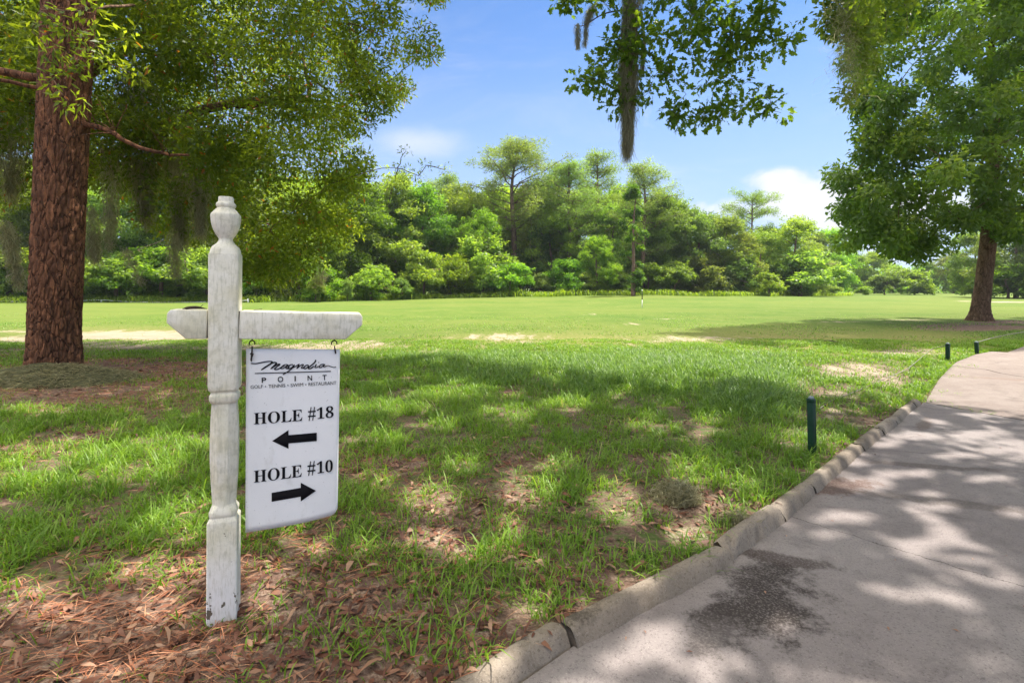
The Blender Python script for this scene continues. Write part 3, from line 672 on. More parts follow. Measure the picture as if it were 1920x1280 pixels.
# curled leaf and a twig lying on the bar
def bar_top(px, fr): 
    s = s_at(px); q = PC+U*s-NRM*fr; return Vector((q.x, q.y, 1.113+.053-math.sin(math.radians(1.8))*s))
g = Geo(); pts = [bar_top(340, -.03)+Vector((0,0,.004)), bar_top(352, -.015)+Vector((0,0,.008)), bar_top(368, -.02)+Vector((0,0,.009)), bar_top(386, -.025)+Vector((0,0,.005))]
tube(g, catmull(pts, 4), np.interp(np.linspace(0, 1, 13), [0, .2, .6, 1], [.001, .0055, .006, .001]), 7); tube(g, [pts[2]+Vector((.01,0,.003)), pts[2]+Vector((.02, 0, .012))], .001, 5)
tag(obj('dead_leaf', g.mesh('dead_leaf', simple('dark_dead_leaf', (.045, .03, .02), .7, .4), smooth=True)), 'dark curled dead leaf on top of the short end of the crossbar', 'leaf')
g = Geo(); tube(g, [bar_top(473, 0)+Vector((0,0,.002)), bar_top(480, 0)+Vector((0,0,.004)), bar_top(489, 0)+Vector((0,0,.007))], .0012, 5)
tag(obj('twig', g.mesh('twig', M['iron'])), 'tiny dark twig on the long arm of the crossbar beside the post', 'twig')

# ------------------------------------------------------------------ stakes, ropes, markers
def stake(px, py, h, wd, lean, label):
    x, y = G(px, py); z = float(gz(np.array([x]), np.array([y]))[0])
    root = empty('rope_stake', (x, y, z), label, 'stake', 'green rope stakes along the pavement'); root.rotation_euler = (R.uniform(-.02, .02), lean, .5)
    g = Geo(); a = wd/2; loft(g, [(-.1, a, a*.15), (h-.035, a, a*.15), (h-.033, a*.9, a*.2), (h-.02, a*.9, a*.2)]); 
    o = bevel(obj('stake_body', g.mesh('stake_body', M['stake']), root), .002, 2)
    g = Geo(); loft(g, [(h-.045, a*1.08, a*.3), (h-.022, a*1.1, a*.3), (h-.018, a*.95, a*.3)]); obj('collar', g.mesh('collar', M['stake']), root)
    g = Geo(); loft(g, [(h-.02, a*.72, a*.3), (h-.004, a*.7, a*.3), (h, a*.5, a*.25)]); obj('cap', g.mesh('cap', M['stakecap']), root)
    # groove lines read as raised ribs
    for sx in (-1, 1):
        g = Geo(); box(g, (sx*a*.45-.003, -a-.002, 0), (sx*a*.45+.003, -a+.001, h-.05)); obj('rib', g.mesh('rib', M['stake']), root)
    return root, Vector((x, y, z+h-.03))
s1, t1 = stake(1523, 848, .445, .046, 0., 'tall dark green rope stake in the grass beside the kerb, nearest one')
s2, t2 = stake(1777, 674, .335, .056, 0., 'upright green rope stake where the lawn meets the pink slabs')
s3, t3 = stake(1832, 661, .27, .056, -.13, 'leaning green rope stake farthest along the pink slabs')
t3 = t3+Vector((-.03, 0, 0))
def gp(px, py, up=.01): x, y = G(px, py); return np.array([x, y, float(gz(np.array([x]), np.array([y]))[0])+up])
def rope(pts, r, label, k=8):
    g = Geo(); c = catmull(pts, k); c = c+R.normal(0, r*.25, c.shape); tube(g, c, r, 6)
    tag(obj('rope', g.mesh('rope', M['rope'], smooth=True)), label, 'rope')
rope([np.array(t2)+(0,0,-.01), gp(1745, 668, .12), gp(1705, 695, .06), gp(1675, 710, .05), gp(1640, 722, .03), gp(1600, 738, .015), gp(1560, 752, .012), np.array(gp(1535, 770, .02))], .005, 'slack grey rope sagging to the ground between the nearest stake and the next')
rope([np.array(t3), P(1875, 630, 10.6), P(1925, 622, 11.5), P(2000, 617, 13)], .008, 'taut grey rope running right from the leaning stake')
rope([gp(1783, 656, .0), gp(1795, 657, .02), gp(1812, 658, .01)], .007, 'short loose rope end lying between the two far stakes')
def field_marker():
    x, y = G(1204, 577); z = float(gz(np.array([x]), np.array([y]))[0]); root = empty('distance_marker', (x, y, z), 'thin black and white marker pole standing on the fairway', 'marker pole')
    k = y/F
    g = Geo(); tube(g, [(0,0,-.1), (0,0,15*k)], .026, 8); obj('lower_pole', g.mesh('lower_pole', M['white'], smooth=True), root)
    g = Geo(); tube(g, [(0,0,15*k), (0,0,32*k)], .03, 8); obj('upper_pole', g.mesh('upper_pole', M['blackpole'], smooth=True), root)
    g = Geo(); tube(g, [(0,0,31.5*k), (0,0,32*k), (0,0,33*k), (0,0,33.7*k)], [.02,.045,.045,.02], 8); obj('knob', g.mesh('knob', M['white'], smooth=True), root)
field_marker()
def rope_fence():
    D = 45.; root = empty('rope_fence', (*[(190-960)/F*D, D], 0), 'low white rope fence with short posts across the far left of the field', 'fence'); off = np.array(root.location)
    def q(px, py): return P(px, py, D)-off
    g = Geo(); tube(g, catmull([q(-120, 566), q(-40, 564), q(60, 566.3), q(120, 565.5), q(190, 562.5), q(240, 565.8), q(340, 567), q(465, 563)], 6), .035, 6); obj('rope', g.mesh('rope', M['white'], smooth=True), root)
    for px, py in ((-40, 563.5), (190, 562), (465, 560)):
        g = Geo(); b = q(px, py); tube(g, [b, b+(0,0,-.5)], .06, 8); obj('fence_post', g.mesh('fence_post', M['white'], smooth=True), root)
rope_fence()
for (a, b, r, lb) in (((1540,640),(1572,643), .02, 'thin dark stick on the short grass in front of the field'), ((1615,740),(1650,712), .006, 'crooked twig on the bare ground beside the slack rope')):
    g = Geo(); p0, p1 = gp(*a), gp(*b); tube(g, catmull([p0, p0*.6+p1*.4+(0,0,.03), p1+(0,0,.02)], 4), np.linspace(r, r*.4, 9), 6)
    tag(obj('stick', g.mesh('stick', M['stick'])), lb, 'stick')
# ------------------------------------------------------------------ grass and litter
PAVE_K = np.concatenate([KL, SL, [(30, -6), (-3.9, -6)]])
def lawn_points(n, y0, y1, pw=1.):
    u = R.random(n); y = (y0**pw+(y1**pw-y0**pw)*u)**(1/pw)
    x = R.uniform(-1.08, 1.08, n)*y+R.normal(0, .15, n)
    k = ~pin(x, y, PAVE_K); return x[k], y[k]
def blades(x, y, h, wd, lean, bend, name, m, label, rnd=None):
    n = len(x); z = gz(x, y)-.004; az = R.uniform(0, 2*np.pi, n); dirs = np.stack([np.cos(az), np.sin(az), 0*az], 1)
    sd = np.stack([-np.sin(az), np.cos(az), 0*az], 1); b = np.stack([x, y, z], 1)
    ln = np.broadcast_to(lean, (n,))[:, None]; bd = np.broadcast_to(bend, (n,))[:, None]; h = h[:, None]; w2 = wd[:, None]/2
    up = np.array([0, 0, 1.])
    p1 = b+up*h*.38+dirs*h*ln*.35; p2 = b+up*h*(.78-.15*bd)+dirs*h*(ln*.8+bd*.25); p3 = b+up*h*(1.-.45*bd)+dirs*h*(ln*1.2+bd*.75)
    V = np.stack([b-sd*w2*.7, b+sd*w2*.7, p1-sd*w2, p1+sd*w2, p2-sd*w2*.75, p2+sd*w2*.75, p3], 1).reshape(-1, 3)
    o = (np.arange(n)*7)[:, None]
    q = np.concatenate([o+np.array([0, 1, 3, 2]), o+np.array([2, 3, 5, 4])]); t = o+np.array([4, 5, 6])
    if rnd is None: rnd = R.random(n)
    me = np_mesh(name, V, [q, t], m, {'rnd': np.repeat(rnd, 7)})
    return tag(obj(name, me), label, name.replace('_', ' '), kind='stuff')
def build_grass():
    # coarse lawn blades in tufts
    def dens(x, y):
        lit, sand, near = masks(x, y); c = fbm(x*3.1, y*3.1, 21); f = fbm(x*9, y*9, 22)
        d = np.clip(1.15-lit*1.12-sand*1.1-.25*dry_at(x, y), .02, 1)*ss(c, .28, .5)*1.0+.08*(1-lit)
        return np.clip(d*ss(f, .25, .55), .004, 1)
    n = 200000; x, y = lawn_points(n, 1.25, 6.2, 1.6); d = dens(x, y); k = R.random(len(x)) < d; x, y, d = x[k], y[k], d[k]
    h = R.gamma(4., .0115, len(x))*(.6+.7*d)*(.6+.9*fbm(x*1.7, y*1.7, 25)); wd = R.uniform(.0035, .008, len(x))
    print('near blades', len(x))
    blades(x, y, h, wd, R.uniform(.1, .8, len(x)), R.uniform(0, 1, len(x)), 'grass', M['grass'], None, np.clip(R.random(len(x))*.6+.4*fbm(x*2, y*2, 5), 0, 1))
    n = 330000; x, y = lawn_points(n, 6.2, 12.6, 1.4); d = dens(x, y); k = R.random(len(x)) < d; x, y, d = x[k], y[k], d[k]
    h = R.uniform(.03, .085, len(x))*(.5+.6*d)*ss(y, 13.5, 10.5)+.012; wd = R.uniform(.006, .013, len(x))
    print('mid blades', len(x))
    blades(x, y, h, wd, R.uniform(.1, .6, len(x)), R.uniform(0, 1, len(x)), 'grass', M['grass'], None, np.clip(R.random(len(x))*.6+.4*fbm(x*2, y*2, 5), 0, 1))
    # tall pale patch at the edge of the shade
    n = 260000; x, y = lawn_points(n, 4.6, 10.5, 1.2); px = 960+F*x/y; py = HZ+F*EYE/y
    f = np.maximum.reduce([np.exp(-(((px-1210)/330)**2+((py-700)/36)**2)**1.5), .9*np.exp(-(((px-1420)/95)**2+((py-735)/48)**2)**1.5), .55*np.exp(-(((px-880)/190)**2+((py-678)/18)**2)**1.5), .4*np.exp(-(((px-360)/90)**2+((py-648)/9)**2)**1.5)])
    k = R.random(len(x)) < f*ss(fbm(x*2.2, y*2.2, 31), .25, .5)*.75*(1-masks(x, y)[1]); x, y, f = x[k], y[k], f[k]
    print('tall blades', len(x))
    blades(x, y, R.uniform(.10, .27, len(x))*(.5+.5*f), R.uniform(.006, .011, len(x)), R.uniform(.05, .5, len(x)), R.uniform(.2, 1, len(x)), 'tall_grass', M['tallgrass'], None)
    # sparse wisps beyond
    n = 120000; x, y = lawn_points(n, 11, 26, 1.); lit, sand, near = masks(x, y); f = fbm(x*.9, y*.9, 41); k = R.random(len(x)) < np.clip(ss(f, .35, .7)*.8-sand-.6*dry_at(x, y), 0.01, 1)*ss(y, 26, 13); x, y = x[k], y[k]
    blades(x, y, R.uniform(.02, .055, len(x)), R.uniform(.012, .022, len(x)), R.uniform(.1, .6, len(x)), R.uniform(0, 1, len(x)), 'grass', M['tallgrass'], None)
    # kerb-side and crack tufts
    x, y = [], []
    for px, py, nn, r in ((1300,1065,5,.02),(1300,1058,6,.02),(1215,1095,6,.015),(1330,1045,5,.02),(1735,752,60,.06),(1800,765,30,.05),(1850,775,25,.05),(1700,745,30,.05),(1660,778,16,.03),(1820,688,40,.09),(1765,705,90,.15),(1755,735,80,.12),(1790,690,60,.12)):
        a, b = G(px, py, -.05); x.append(a+R.normal(0, r, nn)); y.append(b+R.normal(0, r, nn))
    x, y = np.concatenate(x), np.concatenate(y); n = len(x)
    blades(x, y, R.uniform(.05, .09, n), R.uniform(.004, .009, n), R.uniform(.3, 1, n), R.uniform(.3, 1, n), 'grass', M['grass'], None)
build_grass()
def build_litter():
    n = 60000; x, y = lawn_points(n, 1.2, 9.5, 1.25); lit, sand, near = masks(x, y)
    k = R.random(len(x)) < np.clip(lit*1.0+.10, 0, 1)*ss(fbm(x*4, y*4, 8), .25, .5)*np.where(y < 5, 1, .55); x, y = x[k], y[k]; n = len(x)
    Pt = np.stack([x, y, gz(x, y)+R.uniform(.002, .016, n)], 1); az = R.uniform(0, 6.28, n)
    D = np.stack([np.cos(az), np.sin(az), R.normal(0, .18, n)], 1); N = unit(np.stack([R.normal(0, .35, n), R.normal(0, .35, n), np.ones(n)], 1))
    V, Fq, F3 = blade_leaf_geo(Pt, D, N, R.gamma(6., .0070, n)+.010, R.gamma(5, .0022, n)+.0035)
    tag(obj('leaf_litter', np_mesh('leaf_litter', V, [Fq, F3], M['litter'], {'rnd': np.repeat(R.beta(1.1, 1.6, n), 8)})), 'fallen brown leaves', 'leaf litter', kind='stuff')
    n = 70000; x, y = lawn_points(n, 1.2, 9.5, 1.25); lit, sand, near = masks(x, y); px = 960+F*x/y
    k = R.random(len(x)) < np.clip(lit*1.1, 0.02, 1)*ss(px, 1250, 500)*ss(fbm(x*2.5, y*2.5, 18), .3, .55); x, y = x[k], y[k]; n = len(x)
    Pt = np.stack([x, y, gz(x, y)+R.uniform(.004, .022, n)], 1); az = R.normal(.6, .7, n)+np.where(R.random(n) < .3, 1.57, 0)
    D = np.stack([np.cos(az), np.sin(az), R.normal(0, .06, n)], 1); N = np.tile([0, 0, 1.], (n, 1))+R.normal(0, .3, (n, 3))
    V, Fq = leaf_geo(Pt, D, N, R.uniform(.08, .19, n), R.uniform(.0016, .003, n)*(1+.12*y), .3)
    tag(obj('pine_needles', np_mesh('pine_needles', V, Fq, M['pineneedles'], {'rnd': np.repeat(R.random(n), 4)})), 'fallen reddish pine needles', 'pine needles', kind='stuff')
    # a few leaves and grit on the road
    n = 160; yy = R.uniform(1.6, 9, n); xx = R.uniform(-.2, 1., n)*yy; k = pin(xx, yy, offs(KL, .15).tolist()+[(4.8, 5.8), (8, 3), (8, -6), (-3.9, -6)]); xx, yy = xx[k], yy[k]; n = len(xx)
    az = R.uniform(0, 6.28, n); D = np.stack([np.cos(az), np.sin(az), 0*az], 1); N = np.tile([0, 0, 1.], (n, 1))+R.normal(0, .2, (n, 3))
    V, Fq = leaf_geo(np.stack([xx, yy, rz(yy)+.006], 1), D, N, R.uniform(.008, .03, n), R.uniform(.004, .010, n), .3)
    tag(obj('leaf_litter', np_mesh('leaf_litter', V, Fq, M['litter'], {'rnd': np.repeat(R.uniform(.3, 1, n), 4)})), 'bits of leaf scattered on the road', 'leaf litter', kind='stuff')
build_litter()

# ------------------------------------------------------------------ Spanish moss
def moss(top, length, wd, n, fw=.004, lean=(0, 0), depth=None, strand=.13, curl=.02, taper=.6):
    """hanging beard: many short curly fibres along a tapering axis; returns V, quads, rnd relative to top"""
    depth = depth or wd
    s = R.random(n)**.85; s0 = s*(1-strand*.8/1)*length; L = np.minimum(R.uniform(.5, 1.2, n)*strand*length+.03, length*1.05-s0)
    wloc = (np.sin(np.pi*np.clip(s, .0, 1)*.85+.35)**.8)*(1-taper*s)
    th = R.uniform(0, 6.28, n); rr = R.random(n)**.6
    k = 6; t = np.linspace(0, 1, k)
    x = (np.cos(th)*rr*wloc*wd/2)[:, None]+np.cumsum(R.normal(0, curl*.3, (n, k)), 1)*1.
    y = (np.sin(th)*rr*wloc*depth/2)[:, None]+np.cumsum(R.normal(0, curl*.3, (n, k)), 1)
    z = -(s0[:, None]+t[None]*L[:, None]); x = x+lean[0]*z/-length; y = y+lean[1]*z/-length
    Pp = np.stack([x, y, z], -1); a = R.uniform(0, 6.28, n); sd = np.stack([np.cos(a), np.sin(a), 0*a], 1)[:, None]*(fw*.5*(1-.6*t))[None, :, None]*R.uniform(.6, 1.4, n)[:, None, None]
    V = np.concatenate([Pp-sd, Pp+sd], 1).reshape(-1, 3); o = (np.arange(n)*2*k)[:, None, None]; i = np.arange(k-1)[None, :, None]
    q = (o+i+np.array([0, 1, k+1, k])[None, None]).reshape(-1, 4)
    return V, q, np.repeat(R.random(n), 2*k)
def moss_obj(top, label, parts, group=None):
    g = Geo()
    for (off, length, wd, n, fw, lean, curl) in parts:
        V, q, r = moss(None, length, wd, n, fw, lean, curl=curl); g.add(V+np.asarray(off), q, a=r)
    o = obj('spanish_moss', g.mesh('spanish_moss', M['moss']), loc=tuple(top)); return tag(o, label, 'moss', group)
D0 = 5.0
tm = P(1180, -30, D0)
moss_obj(tm, 'long tapering grey beard of moss hanging into the sky below the leafy branch', [((0,0,0), 1.70, .20, 2600, .0045, (-.01, 0), .034), ((.03,0,.05), .60, .28, 1400, .0045, (0, 0), .03), ((.005,0,-.45), 1.24, .25, 3000, .0045, (-.03, 0), .036)])
moss_obj(P(1208, 60, D0+.1), 'short thin moss strand just right of the long moss beard', [((0,0,0), .44, .06, 420, .004, (-.02, 0), .02)])
moss_obj(P(1112, 8, D0), 'small forked moss tufts on the bare twig left of the long moss beard', [((0,0,0), .20, .12, 420, .004, (-.06, 0), .03), ((-.06,0,-.12), .30, .05, 300, .004, (-.02, 0), .02), ((-.15,0,-.18), .26, .07, 360, .004, (0, 0), .02)])
moss_obj(P(1298, -20, D0), 'stubby moss tuft among the oak leaves at the top edge', [((0,0,0), .26, .10, 380, .004, (0, 0), .02)])
moss_obj(P(1572, -30, 5.2), 'wispy curtain of moss strands on the left edge of the right tree', [((0,0,0), 1.0, .22, 260, .004, (.12, 0), .12), ((.04,0,-.3), 1.0, .10, 120, .004, (.05, 0), .14)])
for px, py, D, ln, wd, n, lean, lb in ((255,110,9.6,3.6,1.3,5200,(.2,0),'widest brown curtain of moss in the shaded crown right of the pine trunk'),
        (330,200,9.8,3.2,.9,3200,(.1,0),'broad moss curtain hanging in the crown left of the post finial'), (372,290,9.4,1.75,.42,1500,(.05,0),'moss beard hanging just left of the post finial'),
        (210,240,9.2,2.2,.5,1400,(.0,0),'dim moss beard close to the right side of the pine trunk'), (172,385,9.2,1.25,.34,1100,(.08,0),'pale green moss wisp touching the right side of the pine trunk'),
        (205,400,9.0,.75,.14,380,(0,0),'small pale moss strand right of the pine trunk'), (232,462,9.0,.78,.07,300,(.30,0),'thin slanting moss strand over the bright bushes'),
        (325,430,9.4,1.05,.26,700,(.05,0),'pale moss tip hanging low left of the post'), (8,410,8.6,1.35,.20,900,(.26,0),'long pale slanting moss strand at the left edge of the photo'),
        (14,425,8.9,.75,.15,600,(.16,0),'short pale moss strand between the left edge and the pine trunk'), (20,150,9.4,2.6,1.0,2600,(0,0),'faded moss curtain in the crown left of the pine trunk'),
        (420,420,10.,1.2,.5,900,(0,0),'thin moss veil behind the post finial'), (600,500,10.5,.45,.4,420,(0,0),'tiny brown moss tuft at the lower crown edge right of the post')):
    moss_obj(P(px, py, D), lb, [((0,0,0), ln*.88, wd*(.8 if wd > .6 else 1), int(n*(.42 if wd > .45 else .7)), .010, lean, .10)])
# ball of moss lying on the verge
def moss_ball(px, py, r, h, n, label):
    x, y = G(px, py); z = float(gz(np.array([x]), np.array([y]))[0]); d = rdir(n); k = 7; t = np.cumsum(R.normal(0, .011, (n, k, 3)), 1)
    st = d*(R.random(n)**.4)[:, None]*np.array([r, r, h]); st[:, 2] = np.abs(st[:, 2]); p = st[:, None]+t; p[..., 2] = np.abs(p[..., 2])
    sd = rdir(n)[:, None]*.0016; V = np.concatenate([p-sd, p+sd], 1).reshape(-1, 3); o = (np.arange(n)*2*k)[:, None, None]; i = np.arange(k-1)[None, :, None]
    q = (o+i+np.array([0, 1, k+1, k])[None, None]).reshape(-1, 4)
    tag(obj('spanish_moss', np_mesh('spanish_moss', V, q, M['moss'], {'rnd': np.repeat(R.random(n), 2*k)}), loc=(x, y, z)), label, 'moss')
moss_ball(1268, 935, .13, .06, 2600, 'tangled ball of grey moss lying on the verge near the kerb')
moss_ball(1385, 975, .06, .02, 500, 'flat wisp of grey moss on the verge at the kerb edge')

# ------------------------------------------------------------------ trees
def grow(cents, root_pts, r0, r1, g, jit=.06, sag=.0, n=5, sides=6):
    """connect clump centres to the nearest already connected point nearer the root"""
    nodes = [np.asarray(p, float) for p in root_pts]; rad = [r0]*len(nodes); o0 = nodes[0]
    order = np.argsort(np.linalg.norm(cents-nodes[len(nodes)//2], axis=1)); mx = np.linalg.norm(cents-nodes[0], axis=1).max()
    for i in order:
        c = cents[i]; A = np.array(nodes); d = np.linalg.norm(A-c, axis=1); j = int(np.argmin(d)); L = d[j]
        ra = max(r1, rad[j]*.72); rb = max(r1*.6, ra*.6)
        p = curve_pts(A[j], c, n, sag*L, jit*L*.3); tube(g, p, np.linspace(ra*.9, rb, n), sides)
        nodes.append(c); rad.append(rb)
        if L > .8: nodes.append(p[n//2]); rad.append((ra+rb)/2)
def bark_trunk(path, radii, sides, pl, amp, seed=0, cell=(.09, .20), flare=0.):
    """trunk surface with real plate relief"""
    path = catmull(path, pl); radii = np.interp(np.linspace(0, 1, len(path)), np.linspace(0, 1, len(radii)), radii); m = len(path)
    th = np.linspace(0, 2*np.pi, sides, endpoint=False); TH, I = np.meshgrid(th, np.arange(m)); Z = path[I, 2]; rr = radii[I]
    u = TH*radii.mean()/cell[0]; v = Z/cell[1]; per = round(2*np.pi*radii.mean()/cell[0]); u = TH/(2*np.pi)*per
    u = u+.35*(vnoise(v*1.3, u*0+seed, 1)-.5)
    f1 = np.full(u.shape, 9.); f2 = np.full(u.shape, 9.); iu = np.floor(u); iv = np.floor(v)
    for a in (-1, 0, 1):
        for b in (-1, 0, 1):
            cu = iu+a; cv = iv+b; hx = hsh(np.mod(cu, per), cv, seed); hy = hsh(np.mod(cu, per), cv, seed+3)
            dd = np.hypot(cu+hx-u, (cv+hy-v)); f2 = np.where(dd < f1, f1, np.minimum(f2, dd)); f1 = np.minimum(f1, dd)
    e = ss(f2-f1, .02, .28); lay = hsh(np.floor(u+hsh(iu, iv, 5)), np.floor(v), 9)
    off = amp*(e-.5)+amp*.5*(vnoise(u*2.1, v*3, seed)-.5)+amp*.35*lay
    off = off+flare*np.exp(-np.maximum(Z-Z.min(), 0)/.28)*(1+.45*np.sin(TH*5+1.3)+.25*np.sin(TH*3+.4))
    ro = rr+off
    V = np.stack([path[I, 0]+np.cos(TH)*ro, path[I, 1]+np.sin(TH)*ro, Z], -1).reshape(-1, 3)
    i = np.arange(m-1)[:, None]*sides; j = np.arange(sides)[None]; k = (j+1) % sides
    return V, np.stack([i+j, i+k, i+sides+k, i+sides+j], -1).reshape(-1, 4)

SPOTS = [(1625,890,52,14),(1600,850,25,8),(1700,872,60,10),(1765,930,45,10),(1745,905,30,8),(1730,990,30,10),(1860,880,50,8),(1905,940,45,14),(1590,948,60,14),(1655,1072,48,13),(1720,1085,45,16),(1790,1055,35,9),(1815,1082,28,9),(1890,1060,40,22),(1835,1132,26,12),(1780,1148,30,10),
 (1870,1205,60,18),(1555,1228,45,16),(1500,1215,30,12),(1640,1258,55,30),(1240,1165,26,20),(1180,1192,22,12),(1110,1268,34,18),(1190,1092,24,8),(1295,992,38,16),(1300,892,45,20),(1355,872,25,10),(1150,930,34,20),(1160,965,45,12),(990,925,34,26),(1035,870,30,12),(1335,782,34,9),(1370,770,20,6),
 (800,940,38,24),(812,1015,48,18),(880,1040,24,12),(640,1022,44,16),(590,1030,20,12),(505,1085,34,22),(500,1140,20,14),(700,832,50,14),(745,768,48,10),(820,742,60,10),(865,872,26,10),(930,772,24,6),(975,780,14,8),(1060,760,40,8),(655,770,30,10),(1200,800,22,6),(1390,905,30,10),(1350,945,26,12),(1480,830,24,8),
 (160,862,170,22),(330,832,110,14),(30,900,70,18),(240,890,90,14),(330,1072,90,16),(400,1058,30,12),(110,1150,60,14),(160,1250,70,16),(30,1110,40,14),(300,1150,40,12),(360,1000,40,10),(700,900,20,14),(60,775,60,7),(1000,1130,22,14),(930,1250,24,16),(1420,1000,26,8),(1500,965,22,7),(1840,800,60,6),(1720,805,50,7),(1880,830,50,7),(1790,840,60,6),(1660,820,34,6),(540,1010,16,8),(1440,1090,30,8)]
def lit_field(p):
    """how open the canopy is along the sun's line through p (1 = a gap)"""
    gx = p[:, 0]-p[:, 2]*SX; gy = p[:, 1]-p[:, 2]*SY; Y = np.maximum(gy, .5); px = 960+F*gx/Y; py = HZ+F*EYE/Y
    wob = (fbm(gx*7, gy*7, 51)-.5)*2.2; o = np.zeros(len(p))
    for cx, cy, a, b in SPOTS:
        yc = F*EYE/(cy-HZ); e = -.012 if cx > 1400 else .055; a = a+e*F/yc; b = b+e*F*EYE/yc**2
        q = ((px-cx)/a)**2+((py-cy)/b)**2; o = np.maximum(o, 1.35-q*.75)
    o = o+wob*.6
    o = np.where(gy < 1.2, 0, o)
    rnd_ = ss(fbm(gx*3.6, gy*3.6, 55, 3), .66, .72)*ss(gx-gy*.3, -2, 1.5)+ss(fbm(gx*3.4+9, gy*3.4, 57, 3), .67, .72)*.9
    return np.maximum(o, rnd_)
def drop(V, q, rn, thr=.5, keep=None):
    c = V.reshape(-1, 4, 3).mean(1); k = lit_field(c) < thr
    if keep is not None: k |= keep(c)
    m = np.repeat(k, 4); V = V[m]; return V, np.arange(len(V)).reshape(-1, 4), rn[m]
# --- the pine on the left
def build_pine():
    base = np.array([*PINE, 0.]); root = empty('pine_tree', tuple(base), 'big pine with a thick red brown plated trunk on the left', 'tree')
    pth = [(0,0,-.1), (.0,0,.8), (.05,.02,2.5), (.14,.05,5), (.32,.1,9), (.4,.1,14)]
    V, q = bark_trunk(pth, [.262, .264, .266, .272, .26, .2], 190, 80, .022, 2, (.045, .16), .085)
    g = Geo(); g.add(V, q); o = obj('trunk', g.mesh('trunk', M['pinebark'], smooth=True), root)
    g = Geo(); rp = [(.2,.05,z) for z in (4.2,)]
    for pts, r in (([( .0,0,4.05), (-.7,-.2,4.1), (-1.5,-.4,4.25), (-2.2,-.5,4.2)], .06), ([(0,0,4.7), (.8,-.3,5.0), (1.6,-.5,5.6)], .05), ([(.1,0,3.55), (.6,.1,3.4), (1.1,.2,3.15), (1.6,.3,3.1)], .045), ([(0,0,3.9), (-.5,-.5,3.85), (-1.1,-.9,3.75)], .03)):
        c = catmull(pts, 5)+R.normal(0, .012, (len(catmull(pts, 5)), 3)); tube(g, c, np.linspace(r, r*.35, len(c)), 8)
        for t_ in R.uniform(.3, 1, 9):
            p = c[int(t_*(len(c)-1))]; e = p+R.normal(0, .25, 3)+np.array([0, 0, .05]); tube(g, curve_pts(p, e, 4, .03), np.linspace(.010, .003, 4), 4)
    n = 46; a = R.uniform(0, 6.28, n); r = 4.3*R.random(n)**.6; z = R.uniform(9, 14.5, n); cc = np.stack([np.cos(a)*r+.3, np.sin(a)*r*.9-.3, z-.35*r], 1)
    grow(cc, [(.32,.1,8.5), (.36,.1,10.5), (.4,.1,12.5), (.4,.1,13.9)], .12, .02, g)
    obj('branches', g.mesh('branches', M['pinebark'], smooth=True), root)
    V, q, rn = drop(*clump_leaves(cc, .8, 620, .22, .016, .7, .1)); 
    obj('needles', np_mesh('needles', V, q, M['needle'], {'rnd': rn}), root)
    # soil and root mound in front of the trunk
    th = np.linspace(0, 2*np.pi, 60, endpoint=False); rr = np.linspace(0, 1, 20); TH, RR = np.meshgrid(th, rr)
    x = PINE[0]+.22+np.cos(TH)*RR*1.25; y = PINE[1]-.32+np.sin(TH)*RR*.65; hgt = .22*(1-RR**1.6)*(.75+.5*fbm(x*3, y*3, 6))+.05*(fbm(x*12, y*12, 8)-.5)*(1-RR)
    V = np.stack([x, y, gz(x, y)+hgt-.03], -1).reshape(-1, 3); i = np.arange(19)[:, None]*60; j = np.arange(60)[None]; k = (j+1) % 60
    tag(obj('root_mound', np_mesh('root_mound', V, np.stack([i+j, i+k, i+60+k, i+60+j], -1).reshape(-1, 4), M['mossground'], smooth=True)), 'mossy root mound at the foot of the pine', 'root mound', kind='structure')
    n = 5200; TH = R.uniform(0, 6.28, n); RR = R.random(n)**.6; x = PINE[0]+.22+np.cos(TH)*RR*1.3; y = PINE[1]-.32+np.sin(TH)*RR*.7
    z = gz(x, y)+.22*(1-RR**1.6)*.95-.03; az = R.uniform(0, 6.28, n); V, q = leaf_geo(np.stack([x, y, z], 1), np.stack([np.cos(az), np.sin(az), R.uniform(-.3, .5, n)], 1), rdir(n)+[0,0,1.], .09, .008)
    tag(obj('pine_needles', np_mesh('pine_needles', V, q, M['moss'], {'rnd': np.repeat(R.random(n)*.5, 4)})), 'grey moss and needles over the root mound', 'pine needles', kind='stuff')
build_pine()

def crown_points(n, poly, Yc, Yr, lim=None, extra=None):
    """points whose view from the path falls in the outline, spread through the crown's depth"""
    out = []; poly = np.asarray(poly, float); lo = poly.min(0); hi = poly.max(0)
    while sum(map(len, out)) < n:
        px = R.uniform(lo[0], hi[0], 4*n); py = R.uniform(lo[1], hi[1], 4*n); u = R.uniform(-1, 1, 4*n)
        k = pin(px, py, poly)
        # nearer the outline the crown is thinner in depth
        px, py, u = px[k], py[k], u[k]
        d = np.full(len(px), 1e9); pc = np.concatenate([poly, poly[:1]])
        for a, b in zip(pc[:-1], pc[1:]):
            ab = b-a; t = np.clip(((px-a[0])*ab[0]+(py-a[1])*ab[1])/(ab@ab), 0, 1); d = np.minimum(d, np.hypot(px-a[0]-t*ab[0], py-a[1]-t*ab[1]))
        ds = np.sqrt(np.clip(d/170, .04, 1)); Y = Yc+Yr*u*ds
        p = np.stack([(px-960)/F*Y, Y, EYE-(py-HZ)/F*Y], 1)
        if extra is not None: p = p[extra(p)]
        out.append(p)
    return np.concatenate(out)[:n]
